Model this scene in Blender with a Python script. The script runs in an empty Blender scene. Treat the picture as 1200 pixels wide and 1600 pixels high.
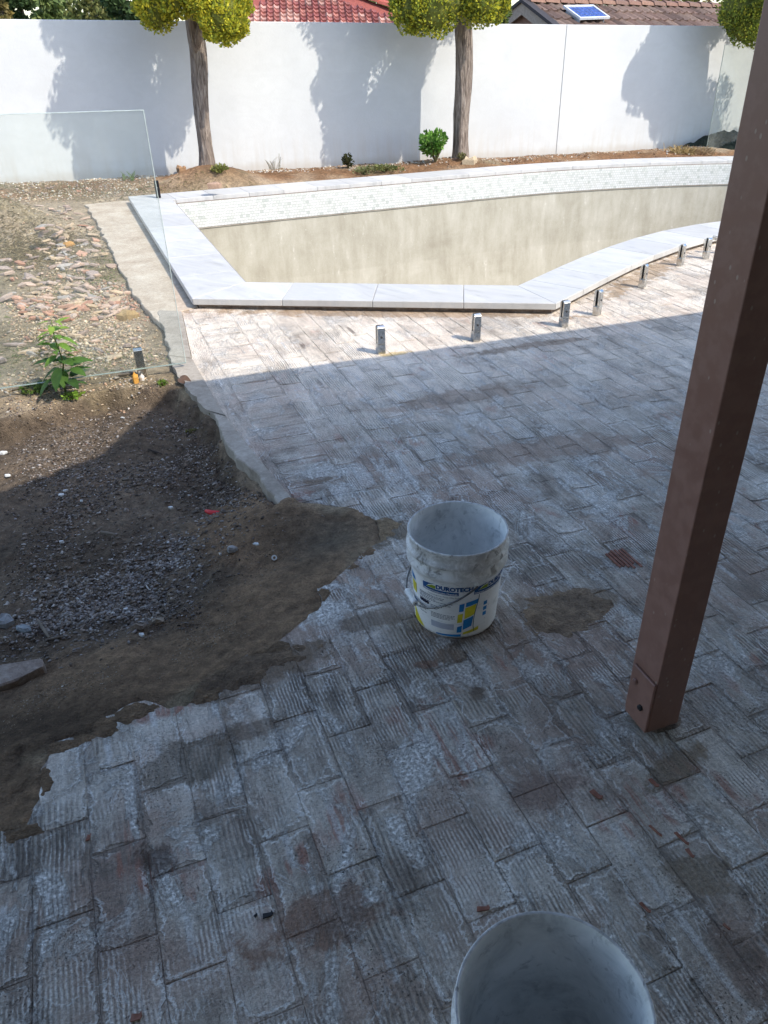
import bpy, bmesh, math, random
import numpy as np
from mathutils import Vector, Matrix
from mathutils.geometry import tessellate_polygon
from math import sin, cos, tan, radians, pi, atan2, sqrt, hypot
random.seed(7); RNG = np.random.default_rng(7)
sc = bpy.context.scene
COL = sc.collection

# ------------------------------------------------------------ camera, sky, sun
F, PITCH, CX, CY, H = 1200.0, radians(31.83), 655.0, 800.0, 1.54
cam_d = bpy.data.cameras.new('camera'); cam = bpy.data.objects.new('camera', cam_d); COL.objects.link(cam)
cam.location = (0, 0, H); cam.rotation_euler = (pi/2 - PITCH, 0, 0)
cam_d.sensor_fit = 'VERTICAL'; cam_d.sensor_height = 32.0; cam_d.lens = F/1600*32.0
cam_d.shift_x = (600-CX)/1600.0; cam_d.clip_start = .05; cam_d.clip_end = 1200
sc.camera = cam
SUN_H = Vector((.865, -.50, 0)).normalized(); SUN_EL = radians(48)
w = bpy.data.worlds.new('World'); sc.world = w; w.use_nodes = True
nt = w.node_tree; sky = nt.nodes.new('ShaderNodeTexSky'); sky.sky_type = 'NISHITA'; sky.sun_disc = False
sky.sun_elevation = SUN_EL; sky.sun_rotation = atan2(SUN_H.x, SUN_H.y)
bg = nt.nodes['Background']; bg.inputs[1].default_value = .15; nt.links.new(sky.outputs[0], bg.inputs[0])
sd = bpy.data.lights.new('sun', 'SUN'); sd.energy = 2.0; sd.angle = radians(.5); sd.color = (1, .94, .84)
sun = bpy.data.objects.new('sun', sd); COL.objects.link(sun)
SUNV = Vector((SUN_H.x*cos(SUN_EL), SUN_H.y*cos(SUN_EL), sin(SUN_EL)))
sun.rotation_euler = SUNV.to_track_quat('Z', 'Y').to_euler()
sc.view_settings.view_transform = 'Standard'; sc.view_settings.look = 'None'
sc.view_settings.exposure = 1.3; sc.view_settings.gamma = 1

# ------------------------------------------------------------ helpers
def G(px, py, z=0.0):                      # surveyed photograph point -> place on the level z
    x = (px-CX)/F; y = (py-CY)/F
    dy = cos(PITCH)-y*sin(PITCH); dz = -sin(PITCH)-y*cos(PITCH); t = (z-H)/dz
    return (x*t, dy*t)
def A(px, py, Y):                          # surveyed point at distance Y
    x = (px-CX)/F; y = (py-CY)/F
    dy = cos(PITCH)-y*sin(PITCH); dz = -sin(PITCH)-y*cos(PITCH); t = Y/dy
    return Vector((x*t, Y, H+dz*t))
ANG = radians(21.5); U = Vector((cos(ANG), sin(ANG), 0)); V = Vector((-sin(ANG), cos(ANG), 0))
def tag(o, label=None, cat=None, group=None, kind=None):
    if label: o['label'] = label
    if cat: o['category'] = cat
    if group: o['group'] = group
    if kind: o['kind'] = kind
    return o
def empty(name, loc=(0, 0, 0), rz=0):
    o = bpy.data.objects.new(name, None); o.location = loc; o.rotation_euler = (0, 0, rz)
    o.empty_display_size = .1; COL.objects.link(o); return o
def link(name, me, parent=None, mat=None, loc=None, rot=None, smooth=False):
    if mat is not None and len(me.materials) == 0: me.materials.append(mat)
    o = bpy.data.objects.new(name, me); COL.objects.link(o)
    if parent: o.parent = parent
    if loc is not None: o.location = loc
    if rot is not None: o.rotation_euler = rot
    if smooth: me.shade_smooth()
    return o
def mesh(name, v, f, col=None):
    me = bpy.data.meshes.new(name); me.from_pydata([tuple(p) for p in v], [], f); me.update()
    if col is not None: setcol(me, col)
    return me
def setcol(me, col, name='Col'):
    a = me.color_attributes.new(name, 'FLOAT_COLOR', 'POINT')
    c = np.asarray(col, dtype=np.float32)
    if c.ndim == 1: c = np.tile(c, (len(me.vertices), 1))
    if c.shape[1] == 3: c = np.hstack([c, np.ones((len(c), 1), np.float32)])
    a.data.foreach_set('color', c.ravel())
class MB:
    def __init__(s): s.v = []; s.f = []; s.c = []; s.loc = []
    def add(s, vs, fs, c=(1, 1, 1)):
        n = len(s.v); s.v += [tuple(p) for p in vs]; s.f += [[i+n for i in f] for f in fs]; s.c += [tuple(c)]*len(vs); return s
    def box(s, c, sz, R=None, col=(1, 1, 1)):
        vs = []
        for i in (-.5, .5):
            for j in (-.5, .5):
                for k in (-.5, .5):
                    p = Vector((i*sz[0], j*sz[1], k*sz[2]))
                    if R: p = R @ p
                    vs.append(p+Vector(c))
        return s.add(vs, [(0, 1, 3, 2), (4, 6, 7, 5), (0, 4, 5, 1), (2, 3, 7, 6), (0, 2, 6, 4), (1, 5, 7, 3)], col)
    def prism(s, poly, z0, z1, col=(1, 1, 1)):
        n = len(poly); tr = tessellate_polygon([[Vector((p[0], p[1], 0)) for p in poly]])
        zt = z1 if hasattr(z1, '__len__') else [z1]*n
        area = sum(poly[i][0]*poly[(i+1) % n][1]-poly[(i+1) % n][0]*poly[i][1] for i in range(n))
        vs = [(p[0], p[1], zt[i]) for i, p in enumerate(poly)]+[(p[0], p[1], z0) for p in poly]
        fs = []
        for t in tr:
            a = [poly[i] for i in t]; ar = (a[1][0]-a[0][0])*(a[2][1]-a[0][1])-(a[2][0]-a[0][0])*(a[1][1]-a[0][1])
            t = list(t) if ar > 0 else list(t)[::-1]
            fs.append(t); fs.append([i+n for i in t[::-1]])
        for i in range(n):
            j = (i+1) % n
            fs.append([i+n, j+n, j, i] if area > 0 else [i, j, j+n, i+n])
        return s.add(vs, fs, col)
    def tube(s, pts, rad, n=8, cap=True, col=(1, 1, 1), prof=None):
        pts = [Vector(p) for p in pts]; m = len(pts)
        if not hasattr(rad, '__len__'): rad = [rad]*m
        vs = []; ref = Vector((0.13, .31, .94)).normalized()
        for i, p in enumerate(pts):
            d = (pts[min(i+1, m-1)]-pts[max(i-1, 0)]).normalized()
            r = ref if abs(d.dot(ref)) < .95 else Vector((1, 0, 0))
            a = d.cross(r).normalized(); b = d.cross(a)
            for k in range(n):
                t = 2*pi*k/n; q = rad[i]*(prof(k/n, i/(m-1)) if prof else 1)
                vs.append(p+a*cos(t)*q+b*sin(t)*q)
        fs = []
        for i in range(m-1):
            for k in range(n):
                k2 = (k+1) % n; fs.append((i*n+k, (i+1)*n+k, (i+1)*n+k2, i*n+k2))
        if cap: fs.append(list(range(n))); fs.append([(m-1)*n+k for k in range(n)][::-1])
        return s.add(vs, fs, col)
    def lathe(s, prof, n=48, c=(0, 0, 0), wob=None, col=(1, 1, 1)):
        vs = []
        for (r, z) in prof:
            for k in range(n):
                t = 2*pi*k/n; rr = r*(1+(wob(t, z) if wob else 0)); vs.append((c[0]+rr*cos(t), c[1]+rr*sin(t), c[2]+z))
        fs = [(i*n+k, i*n+(k+1) % n, (i+1)*n+(k+1) % n, (i+1)*n+k) for i in range(len(prof)-1) for k in range(n)]
        return s.add(vs, fs, col)
    def mesh(s, name='m', fix=False):
        me = mesh(name, s.v, s.f, np.array(s.c, np.float32))
        if s.loc: setcol(me, np.array(s.loc, np.float32), 'Loc')
        if fix:
            bm = bmesh.new(); bm.from_mesh(me); bmesh.ops.recalc_face_normals(bm, faces=bm.faces); bm.to_mesh(me); bm.free()
        return me
    def build(s, name, mat, parent=None, smooth=False, fix=True, loc=None, rot=None):
        return link(name, s.mesh(name, fix), parent, mat, loc, rot, smooth)
def bevel(o, wd=.002, seg=1):
    m = o.modifiers.new('bevel', 'BEVEL'); m.width = wd; m.segments = seg; m.limit_method = 'ANGLE'; return o

# numpy noise
def _h(ix, iy, s): 
    n = (ix*374761393+iy*668265263+s*1442695041) & 0x7fffffff
    n = ((n ^ (n >> 13))*1274126177) & 0x7fffffff
    return ((n ^ (n >> 16)) & 0xffff)/65535.0
def vn(x, y, s=0):
    x = np.asarray(x, float); y = np.asarray(y, float)
    ix = np.floor(x).astype(np.int64); iy = np.floor(y).astype(np.int64); fx = x-ix; fy = y-iy
    fx = fx*fx*(3-2*fx); fy = fy*fy*(3-2*fy)
    return (_h(ix, iy, s)*(1-fx)+_h(ix+1, iy, s)*fx)*(1-fy)+(_h(ix, iy+1, s)*(1-fx)+_h(ix+1, iy+1, s)*fx)*fy
def fbm(x, y, s=0, o=4):
    r = 0; a = .5; t = 0
    for i in range(o):
        r = r+a*vn(x*2**i, y*2**i, s+i*17); t += a; a *= .5
    return r/t-.5
def inpoly(x, y, P):
    x = np.asarray(x, float); y = np.asarray(y, float); r = np.zeros(x.shape, bool); n = len(P)
    for i in range(n):
        x0, y0 = P[i]; x1, y1 = P[(i+1) % n]
        if y0 == y1: continue
        c = ((y0 > y) != (y1 > y)) & (x < (x1-x0)*(y-y0)/(y1-y0)+x0); r ^= c
    return r
def pdist(x, y, P, closed=True):
    x = np.asarray(x, float); y = np.asarray(y, float); d = np.full(x.shape, 1e9); n = len(P)
    for i in range(n if closed else n-1):
        x0, y0 = P[i]; x1, y1 = P[(i+1) % n]; ax = x1-x0; ay = y1-y0; L = ax*ax+ay*ay+1e-12
        t = np.clip(((x-x0)*ax+(y-y0)*ay)/L, 0, 1); d = np.minimum(d, np.hypot(x-x0-t*ax, y-y0-t*ay))
    return d
def sdist(x, y, P): 
    d = pdist(x, y, P); return np.where(inpoly(x, y, P), d, -d)
def sstep(a, b, x): t = np.clip((x-a)/(b-a), 0, 1); return t*t*(3-2*t)

# node helper
class NM:
    def __init__(s, name, rough=.8, spec=.3, metal=0):
        s.m = bpy.data.materials.new(name); s.m.use_nodes = True; s.t = s.m.node_tree; s.n = s.t.nodes; s.l = s.t.links
        s.b = s.n['Principled BSDF']; s.b.inputs['Roughness'].default_value = rough
        s.b.inputs['Specular IOR Level'].default_value = spec; s.b.inputs['Metallic'].default_value = metal
    def set(s, sock, v):
        if isinstance(v, bpy.types.NodeSocket): s.l.new(v, sock)
        elif isinstance(v, (tuple, list)): sock.default_value = tuple(v)+((1,) if len(v) == 3 and len(sock.default_value) == 4 else ())
        else: sock.default_value = v
    def node(s, t, **k):
        n = s.n.new(t)
        for a, b in k.items(): setattr(n, a, b)
        return n
    def pos(s, rz=0, sc_=(1, 1, 1), src='geo'):
        if src == 'geo': o = s.node('ShaderNodeNewGeometry').outputs['Position']
        else: o = s.node('ShaderNodeTexCoord').outputs['Object']
        mp = s.node('ShaderNodeMapping', vector_type='TEXTURE' if False else 'POINT'); s.l.new(o, mp.inputs[0])
        mp.inputs['Rotation'].default_value = (0, 0, rz)
        if tuple(sc_) == (1, 1, 1): return mp.outputs[0]
        m2 = s.node('ShaderNodeVectorMath', operation='MULTIPLY'); s.l.new(mp.outputs[0], m2.inputs[0]); m2.inputs[1].default_value = sc_
        return m2.outputs[0]
    def noise(s, vec=None, scale=5, det=4, rough=.55, dist=0, off=0):
        n = s.node('ShaderNodeTexNoise')
        if vec is not None:
            if off:
                a = s.node('ShaderNodeVectorMath', operation='ADD'); s.l.new(vec, a.inputs[0]); a.inputs[1].default_value = (off, off*1.7, off*.6); vec = a.outputs[0]
            s.l.new(vec, n.inputs['Vector'])
        n.inputs['Scale'].default_value = scale; n.inputs['Detail'].default_value = det; n.inputs['Roughness'].default_value = rough; n.inputs['Distortion'].default_value = dist
        return n.outputs['Fac']
    def vor(s, vec, scale, feature='F1', out='Distance', rnd=1):
        n = s.node('ShaderNodeTexVoronoi', feature=feature); s.l.new(vec, n.inputs['Vector']); n.inputs['Scale'].default_value = scale; n.inputs['Randomness'].default_value = rnd
        return n.outputs[out]
    def m_(s, op, a, b=0, c=None, clamp=False):
        n = s.node('ShaderNodeMath', operation=op, use_clamp=clamp); s.set(n.inputs[0], a); s.set(n.inputs[1], b)
        if c is not None: s.set(n.inputs[2], c)
        return n.outputs[0]
    def rng(s, v, a, b, c=0, d=1, sm=True):
        n = s.node('ShaderNodeMapRange', interpolation_type='SMOOTHSTEP' if sm else 'LINEAR'); s.set(n.inputs[0], v)
        for i, q in enumerate((a, b, c, d)): n.inputs[i+1].default_value = q
        return n.outputs[0]
    def mix(s, f, a, b, mode='MIX'):
        n = s.node('ShaderNodeMix', data_type='RGBA', blend_type=mode); s.set(n.inputs[0], f); s.set(n.inputs[6], a); s.set(n.inputs[7], b); return n.outputs[2]
    def fmix(s, f, a, b):
        n = s.node('ShaderNodeMix', data_type='FLOAT'); s.set(n.inputs[0], f); s.set(n.inputs[2], a); s.set(n.inputs[3], b); return n.outputs[0]
    def ramp(s, v, pts):
        n = s.node('ShaderNodeValToRGB'); e = n.color_ramp.elements
        while len(e) < len(pts): e.new(.5)
        for i, (p, c) in enumerate(pts): e[i].position = p; e[i].color = tuple(c)+(1,)
        s.set(n.inputs[0], v); return n.outputs[0]
    def attr(s, name='Col'):
        n = s.node('ShaderNodeAttribute', attribute_name=name); return n.outputs['Color']
    def sep(s, v):
        n = s.node('ShaderNodeSeparateXYZ'); s.l.new(v, n.inputs[0]); return n.outputs
    def comb(s, x, y, z=0):
        n = s.node('ShaderNodeCombineXYZ'); s.set(n.inputs[0], x); s.set(n.inputs[1], y); s.set(n.inputs[2], z); return n.outputs[0]
    def bump(s, h, st=.5, d=.01, prev=None):
        n = s.node('ShaderNodeBump'); n.inputs['Strength'].default_value = st; n.inputs['Distance'].default_value = d; s.l.new(h, n.inputs['Height'])
        if prev is not None: s.l.new(prev, n.inputs['Normal'])
        return n.outputs[0]
    def out(s, color=None, rough=None, normal=None):
        if color is not None: s.set(s.b.inputs['Base Color'], color)
        if rough is not None: s.set(s.b.inputs['Roughness'], rough)
        if normal is not None: s.l.new(normal, s.b.inputs['Normal'])
        return s.m

PO = Vector((-.48, 2.54, 0)); BA = radians(23.0); JX = -.48*cos(BA)+2.54*sin(BA)+.236-.058
BA = radians(23.0)                                     # laying direction of the pavers
SPOTS = [(888, 950, .20, .12, (.24, .175, .12), .5), (385, 1052, .22, .10, (.20, .145, .10), .5), (455, 1030, .14, .07, (.20, .145, .10), .4), (500, 1440, .17, .08, (.24, .145, .10), .5), (590, 968, .12, .05, (.20, .15, .11), .3), (742, 985, .09, .06, (.15, .11, .08), .5),
    (700, 1028, .06, .04, (.20, .135, .09), .3), (672, 1038, .04, .02, (.22, .13, .09), .0), (750, 1082, .035, .035, (.12, .085, .06), .3), (300, 1190, .14, .08, (.20, .165, .125), .4), (600, 830, .12, .09, (.15, .115, .075), .5), (830, 540, .45, .05, (.30, .225, .165), .38), (1010, 430, .9, .11, (.36, .25, .15), .93), (610, 490, 1.4, .09, (.36, .25, .16), -.03),
    (860, 700, .5, .12, (.36, .27, .21), .3), (720, 620, .45, .10, (.38, .29, .225), .4), (1090, 1370, .10, .05, (.24, .19, .135), .3), (1050, 1200, .12, .04, (.25, .19, .13), .6), (620, 553, .10, .03, (.50, .36, .14), .4), (240, 1345, .05, .05, (.10, .065, .05), .4), (500, 750, .06, .02, (.22, .16, .11), .4), (850, 1230, .10, .06, (.25, .18, .145), .4), (400, 1140, .10, .04, (.20, .15, .11), .4)]
def m_paver():
    k = NM('paver', .85, .22); p = k.pos(-BA); X, Y, Z = k.sep(p); pw = k.pos()
    cr, cg, cb = k.sep(k.attr())
    big = k.noise(p, .9, 5, .62, .5); med = k.noise(p, 5, 6, .66, .8, off=3); fine = k.noise(p, 110, 4, .72); grit = k.noise(p, 320, 2, .6)
    acr = k.fmix(cb, X, Y); alo = k.fmix(cb, Y, X)
    wob = k.m_('MULTIPLY', k.m_('SUBTRACT', k.noise(p, 11, 4, .6), .5), .016)
    aw = k.m_('ADD', acr, wob)
    st = k.comb(aw, k.m_('MULTIPLY', alo, .10), k.m_('MULTIPLY', cr, .3)); cont = k.comb(aw, k.m_('MULTIPLY', alo, .16), 0)
    streak = k.noise(st, 150, 3, .7); streak2 = k.noise(st, 42, 5, .68, off=5); cstreak = k.noise(cont, 16, 6, .68, .3, off=8)
    per = k.m_('ADD', .0105, k.m_('MULTIPLY', cg, .006))
    ph = k.m_('ADD', k.m_('DIVIDE', k.m_('MULTIPLY', aw, 2*pi), .0125), k.m_('MULTIPLY', cr, 40))
    ridge = k.m_('ADD', k.m_('MULTIPLY', k.m_('SINE', ph), .5), .5)
    rmask = k.rng(k.m_('ADD', k.noise(p, 6, 5, .68, .6, off=9), k.m_('MULTIPLY', cg, .16)), .54, .76)
    tone = k.m_('ADD', k.m_('ADD', k.m_('MULTIPLY', big, .30), k.m_('MULTIPLY', med, .42)), k.m_('ADD', k.m_('MULTIPLY', cr, .13), k.m_('ADD', k.m_('MULTIPLY', streak2, .30), k.m_('MULTIPLY', cstreak, .35))))
    c = k.ramp(k.rng(tone, .56, .95, sm=False), [(0, (.13, .108, .088)), (.22, (.24, .205, .17)), (.45, (.42, .37, .31)), (.70, (.60, .545, .47)), (1, (.77, .72, .645))])
    c = k.mix(k.m_('MULTIPLY', k.rng(k.noise(p, 1.9, 6, .68, off=21), .44, .62), .60), c, k.mix(cstreak, (.27, .175, .13), (.56, .41, .33)))
    c = k.mix(k.m_('MULTIPLY', rmask, k.rng(ridge, .1, .8, .62, 0)), c, (.10, .085, .075))
    c = k.mix(k.rng(streak, .57, .72, 0, .5), c, (.10, .085, .075))
    red = k.m_('MULTIPLY', k.rng(k.noise(p, 3.4, 3, .55, off=33), .60, .68), k.rng(streak2, .44, .58))
    c = k.mix(k.m_('MULTIPLY', red, .75), c, (.30, .125, .085))
    dv = k.comb(X, k.m_('MULTIPLY', Y, .5), 0)
    sm = k.noise(dv, 8, 7, .70, 1.0, off=13); sm2 = k.noise(p, 2.6, 3, .6, off=40)
    gate = k.rng(fine, .30, .58, .35, 1)
    smm = k.m_('MULTIPLY', k.m_('MULTIPLY', k.rng(sm, .50, .60), k.rng(sm2, .38, .56)), gate)
    c = k.mix(k.m_('MULTIPLY', smm, .9), c, (.86, .83, .78))
    # sharp combed adhesive ridges, white on the crests, dark in the grooves
    cph = k.m_('ADD', k.m_('DIVIDE', k.m_('MULTIPLY', k.m_('ADD', aw, k.m_('MULTIPLY', k.m_('SUBTRACT', k.noise(cont, 6, 3, .6, off=161), .5), .02)), 2*pi), .0095), k.m_('MULTIPLY', cg, 30))
    comb_ = k.m_('SINE', cph); cmk = k.m_('MULTIPLY', k.rng(k.noise(p, 3.6, 5, .68, 1.0, off=171), .50, .62), gate)
    c = k.mix(k.m_('MULTIPLY', cmk, k.rng(comb_, .25, .9, 0, .62)), c, (.78, .75, .70)); c = k.mix(k.m_('MULTIPLY', cmk, k.rng(comb_, -.95, -.2, .55, 0)), c, (.12, .10, .085))
    # adhesive film with a ragged edge on every paver, dirt-filled joint margins
    lx, ly, lz = k.sep(k.attr('Loc')); has = k.m_('GREATER_THAN', k.m_('ADD', lx, ly), .001)
    dx_ = k.m_('SUBTRACT', k.fmix(lz, .0583, .118), k.m_('ABSOLUTE', k.m_('MULTIPLY', k.m_('SUBTRACT', lx, .5), .2)))
    dy_ = k.m_('SUBTRACT', k.fmix(lz, .118, .0583), k.m_('ABSOLUTE', k.m_('MULTIPLY', k.m_('SUBTRACT', ly, .5), .2)))
    ed = k.m_('MINIMUM', dx_, dy_); en = k.noise(p, 13, 6, .72, .4, off=101)
    em = k.rng(k.m_('ADD', ed, k.m_('MULTIPLY', k.m_('SUBTRACT', en, .56), .085)), -.002, .006, 1, 0)
    em = k.m_('MULTIPLY', k.m_('MULTIPLY', em, has), k.rng(k.noise(p, 2.6, 5, .65, off=111), .42, .60, .08, .9))
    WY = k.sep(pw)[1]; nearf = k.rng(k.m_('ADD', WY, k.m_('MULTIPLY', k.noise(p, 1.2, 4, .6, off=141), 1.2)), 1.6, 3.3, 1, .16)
    c = k.mix(k.m_('MULTIPLY', k.m_('MULTIPLY', em, nearf), .62), c, k.mix(med, (.12, .10, .083), (.27, .21, .165)))
    rim = k.rng(k.m_('ABSOLUTE', k.m_('SUBTRACT', k.m_('ADD', ed, k.m_('MULTIPLY', k.m_('SUBTRACT', en, .56), .085)), .007)), 0, .004, 1, 0)
    c = k.mix(k.m_('MULTIPLY', k.m_('MULTIPLY', rim, has), k.rng(med, .42, .56, 0, .75)), c, (.80, .78, .74))
    sunlitf = k.m_('MULTIPLY', k.rng(WY, 2.6, 4.2, 0, .66), k.rng(k.noise(cont, 12, 6, .7, off=151), .34, .6, .35, 1))  # sunlit look of the far paving, painted into the colour as a cream lightening
    c = k.mix(sunlitf, c, (.88, .765, .625))
    bare = k.m_('MULTIPLY', k.rng(k.noise(st, 9, 5, .7, .5, off=121), .60, .68), k.rng(k.noise(p, 3.0, 4, .6, off=131), .48, .58))
    c = k.mix(k.m_('MULTIPLY', bare, .8), c, k.mix(streak2, (.08, .068, .058), (.24, .19, .155)))
    # adhesive squeezed up along some of the joints
    for ax_, per_ in ((X, .1165),):
        f_ = k.m_('ABSOLUTE', k.m_('SUBTRACT', k.m_('FRACT', k.m_('DIVIDE', k.m_('ADD', k.m_('SUBTRACT', ax_, JX), k.m_('MULTIPLY', wob, .5)), per_)), .5))
        ln = k.m_('MULTIPLY', k.rng(f_, .40, .47), k.rng(k.noise(p, 4.5, 4, .65, off=71), .55, .62)); ln = k.m_('MULTIPLY', k.m_('MULTIPLY', ln, gate), k.m_('SUBTRACT', 1, cb))
        c = k.mix(k.m_('MULTIPLY', ln, .75), c, (.62, .60, .57))
    for (o_, w_) in ((61, .006), (83, .009)):
        q_ = k.noise(dv, 3.5, 4, .6, 2.0, off=o_); line = k.rng(k.m_('ABSOLUTE', k.m_('SUBTRACT', q_, .5)), 0, w_, 1, 0)
        c = k.mix(k.m_('MULTIPLY', k.m_('MULTIPLY', line, k.rng(k.noise(p, 3, 2, off=o_+3), .54, .64)), .7), c, (.64, .62, .59))
    du = k.m_('MULTIPLY', k.rng(k.noise(p, 1.5, 6, .68, .8, off=52), .50, .68), k.rng(fine, .3, .7, .6, 1))
    c = k.mix(k.m_('MULTIPLY', du, .5), c, (.22, .165, .125))
    n1 = k.noise(pw, 9, 6, .72, off=90)
    for (px_, py_, rx_, ry_, col_, ro_) in SPOTS:
        x_, y_ = G(px_, py_); mp = k.node('ShaderNodeMapping', vector_type='TEXTURE'); k.l.new(pw, mp.inputs[0])
        mp.inputs['Location'].default_value = (x_, y_, 0); mp.inputs['Rotation'].default_value = (0, 0, ro_); mp.inputs['Scale'].default_value = (rx_, ry_, 1)
        ln_ = k.node('ShaderNodeVectorMath', operation='LENGTH'); k.l.new(mp.outputs[0], ln_.inputs[0])
        ms = k.rng(k.m_('ADD', ln_.outputs['Value'], k.m_('MULTIPLY', k.m_('SUBTRACT', n1, .5), 3.2)), .62, 1.05, .88, 0)
        c = k.mix(k.m_('MULTIPLY', ms, k.rng(streak2, .3, .7, 1, .72)), c, col_)
    pit = k.m_('MULTIPLY', k.rng(k.noise(p, 190, 3, .65, off=7), .60, .68), k.rng(k.noise(p, 5, 4, .6, off=17), .48, .60))
    c = k.mix(k.m_('MULTIPLY', pit, .85), c, (.035, .031, .028))
    c = k.mix(.75, c, k.mix(1, c, k.ramp(k.m_('ADD', k.m_('MULTIPLY', fine, .6), k.m_('MULTIPLY', grit, .4)), [(.32, (.45, .45, .45)), (.68, (1.55, 1.55, 1.55))]), 'MULTIPLY'))
    hgt = k.m_('ADD', k.m_('ADD', k.m_('MULTIPLY', k.m_('MULTIPLY', ridge, rmask), .5), k.m_('MULTIPLY', streak2, .6)), k.m_('ADD', k.m_('MULTIPLY', fine, .45), k.m_('ADD', k.m_('MULTIPLY', smm, .6), k.m_('MULTIPLY', k.m_('SUBTRACT', 1, em), .6))))
    n = k.bump(k.m_('SUBTRACT', hgt, k.m_('MULTIPLY', pit, .9)), 1, .011)
    return k.out(c, k.rng(fine, .2, .8, .6, .95), n)
def m_mottle(name, stops, scale=6, rough=.85, bump=.4, bd=.004, det=6, fscale=60, ao=None, attr=False, spec=.25, src='geo', grain=.5):
    k = NM(name, rough, spec); p = k.pos(src=src)
    a = k.noise(p, scale, det, .62, .4); f = k.noise(p, fscale, 4, .7)
    c = k.ramp(k.m_('ADD', k.m_('MULTIPLY', a, .75), k.m_('MULTIPLY', f, .25)), [(s, q) for s, q in stops])
    if attr: c = k.mix(1, c, k.attr(), 'MULTIPLY')
    c = k.mix(grain, c, k.mix(1, c, k.ramp(f, [(.2, (.6, .6, .6)), (.8, (1.35, 1.35, 1.35))]), 'MULTIPLY'))
    n = k.bump(k.m_('ADD', a, k.m_('MULTIPLY', f, .5)), bump, bd)
    return k.out(c, None, n)
def m_attr(name, rough=.8, var=.3, scale=40, bump=.3, spec=.25, trans=0):
    k = NM(name, rough, spec); p = k.pos(); f = k.noise(p, scale, 4, .65)
    c = k.mix(1, k.attr(), k.ramp(f, [(.25, (1-var,)*3), (.75, (1+var,)*3)]), 'MULTIPLY')
    n = k.bump(f, bump, .003)
    return k.out(c, None, n)
def m_soil():
    k = NM('soil', .95, .12); p = k.pos(); at = k.attr()
    a = k.noise(p, 3, 6, .65, .5); b = k.noise(p, 28, 5, .7, off=4); f = k.noise(p, 160, 3, .7)
    v = k.m_('ADD', k.m_('ADD', k.m_('MULTIPLY', a, .35), k.m_('MULTIPLY', b, .4)), k.m_('MULTIPLY', f, .25))
    c = k.mix(1, at, k.ramp(v, [(.36, (.38, .38, .40)), (.5, (.95, .94, .93)), (.64, (1.8, 1.75, 1.65))]), 'MULTIPLY')
    h = k.m_('ADD', b, k.m_('MULTIPLY', f, .6))
    return k.out(c, None, k.bump(h, 1, .03))
def m_metal(name, col, rough=.25):
    k = NM(name, rough, .5, 1); p = k.pos(src='obj'); f = k.noise(p, 60, 3)
    return k.out(k.mix(k.rng(f, .4, .7), col, tuple(c*.7 for c in col)), k.rng(f, .3, .7, rough*.7, rough*1.6))
def m_plain(name, col, rough=.6, spec=.3, var=.12, scale=25, src='geo'):
    k = NM(name, rough, spec); p = k.pos(src=src); f = k.noise(p, scale, 4, .6)
    return k.out(k.mix(k.rng(f, .35, .65), tuple(c*(1-var) for c in col), tuple(min(1, c*(1+var)) for c in col)), None, k.bump(f, .15, .002))
def m_glass():
    k = NM('clear_glass'); k.n.remove(k.b); o = k.n['Material Output']
    tr = k.node('ShaderNodeBsdfTransparent'); tr.inputs[0].default_value = (.955, .975, .965, 1)
    gl = k.node('ShaderNodeBsdfGlossy'); gl.inputs['Roughness'].default_value = .02; gl.inputs[0].default_value = (.9, 1, .95, 1)
    fr = k.node('ShaderNodeFresnel'); fr.inputs[0].default_value = 1.5
    df = k.node('ShaderNodeBsdfDiffuse'); df.inputs[0].default_value = (.75, .8, .76, 1)
    p = k.pos(); dust = k.rng(k.noise(p, 4, 5, .7), .35, .75, .035, .09)
    ge_ = k.node('ShaderNodeNewGeometry'); fb = k.m_('MULTIPLY', fr.outputs[0], k.m_('SUBTRACT', 1, ge_.outputs['Backfacing']))
    m1 = k.node('ShaderNodeMixShader'); k.l.new(fb, m1.inputs[0]); k.l.new(tr.outputs[0], m1.inputs[1]); k.l.new(gl.outputs[0], m1.inputs[2])
    m2 = k.node('ShaderNodeMixShader'); k.l.new(dust, m2.inputs[0]); k.l.new(m1.outputs[0], m2.inputs[1]); k.l.new(df.outputs[0], m2.inputs[2])
    k.l.new(m2.outputs[0], o.inputs[0]); return k.m
def m_marble():
    k = NM('pale_marble', .45, .35); p = k.pos(radians(35), (1, 3.2, 1)); cr, cg, cb = k.sep(k.attr())
    pv = k.node('ShaderNodeVectorMath', operation='ADD'); k.l.new(p, pv.inputs[0]); k.l.new(k.comb(k.m_('MULTIPLY', cr, 9), k.m_('MULTIPLY', cg, 9), 0), pv.inputs[1]); pv = pv.outputs[0]
    a = k.noise(pv, 1.6, 6, .6, 1.6); b = k.noise(pv, 6, 5, .6, .8); f = k.noise(k.pos(), 55, 3)
    c = k.ramp(k.m_('ADD', k.m_('MULTIPLY', a, .7), k.m_('MULTIPLY', b, .3)), [(.32, (.40, .395, .385)), (.45, (.51, .50, .48)), (.6, (.57, .555, .53)), (.75, (.49, .485, .475))])
    vein = k.rng(k.m_('ABSOLUTE', k.m_('SUBTRACT', a, .52)), 0, .02, .35, 0)
    c = k.mix(vein, c, (.42, .44, .46)); c = k.mix(k.m_('MULTIPLY', k.rng(f, .55, .75), .12), c, (.5, .45, .38))
    c = k.mix(1, c, k.mix(cb, (.92, .92, .92), (1.06, 1.06, 1.06)), 'MULTIPLY')
    return k.out(c, k.rng(b, .3, .7, .35, .6), k.bump(f, .1, .001))
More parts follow.
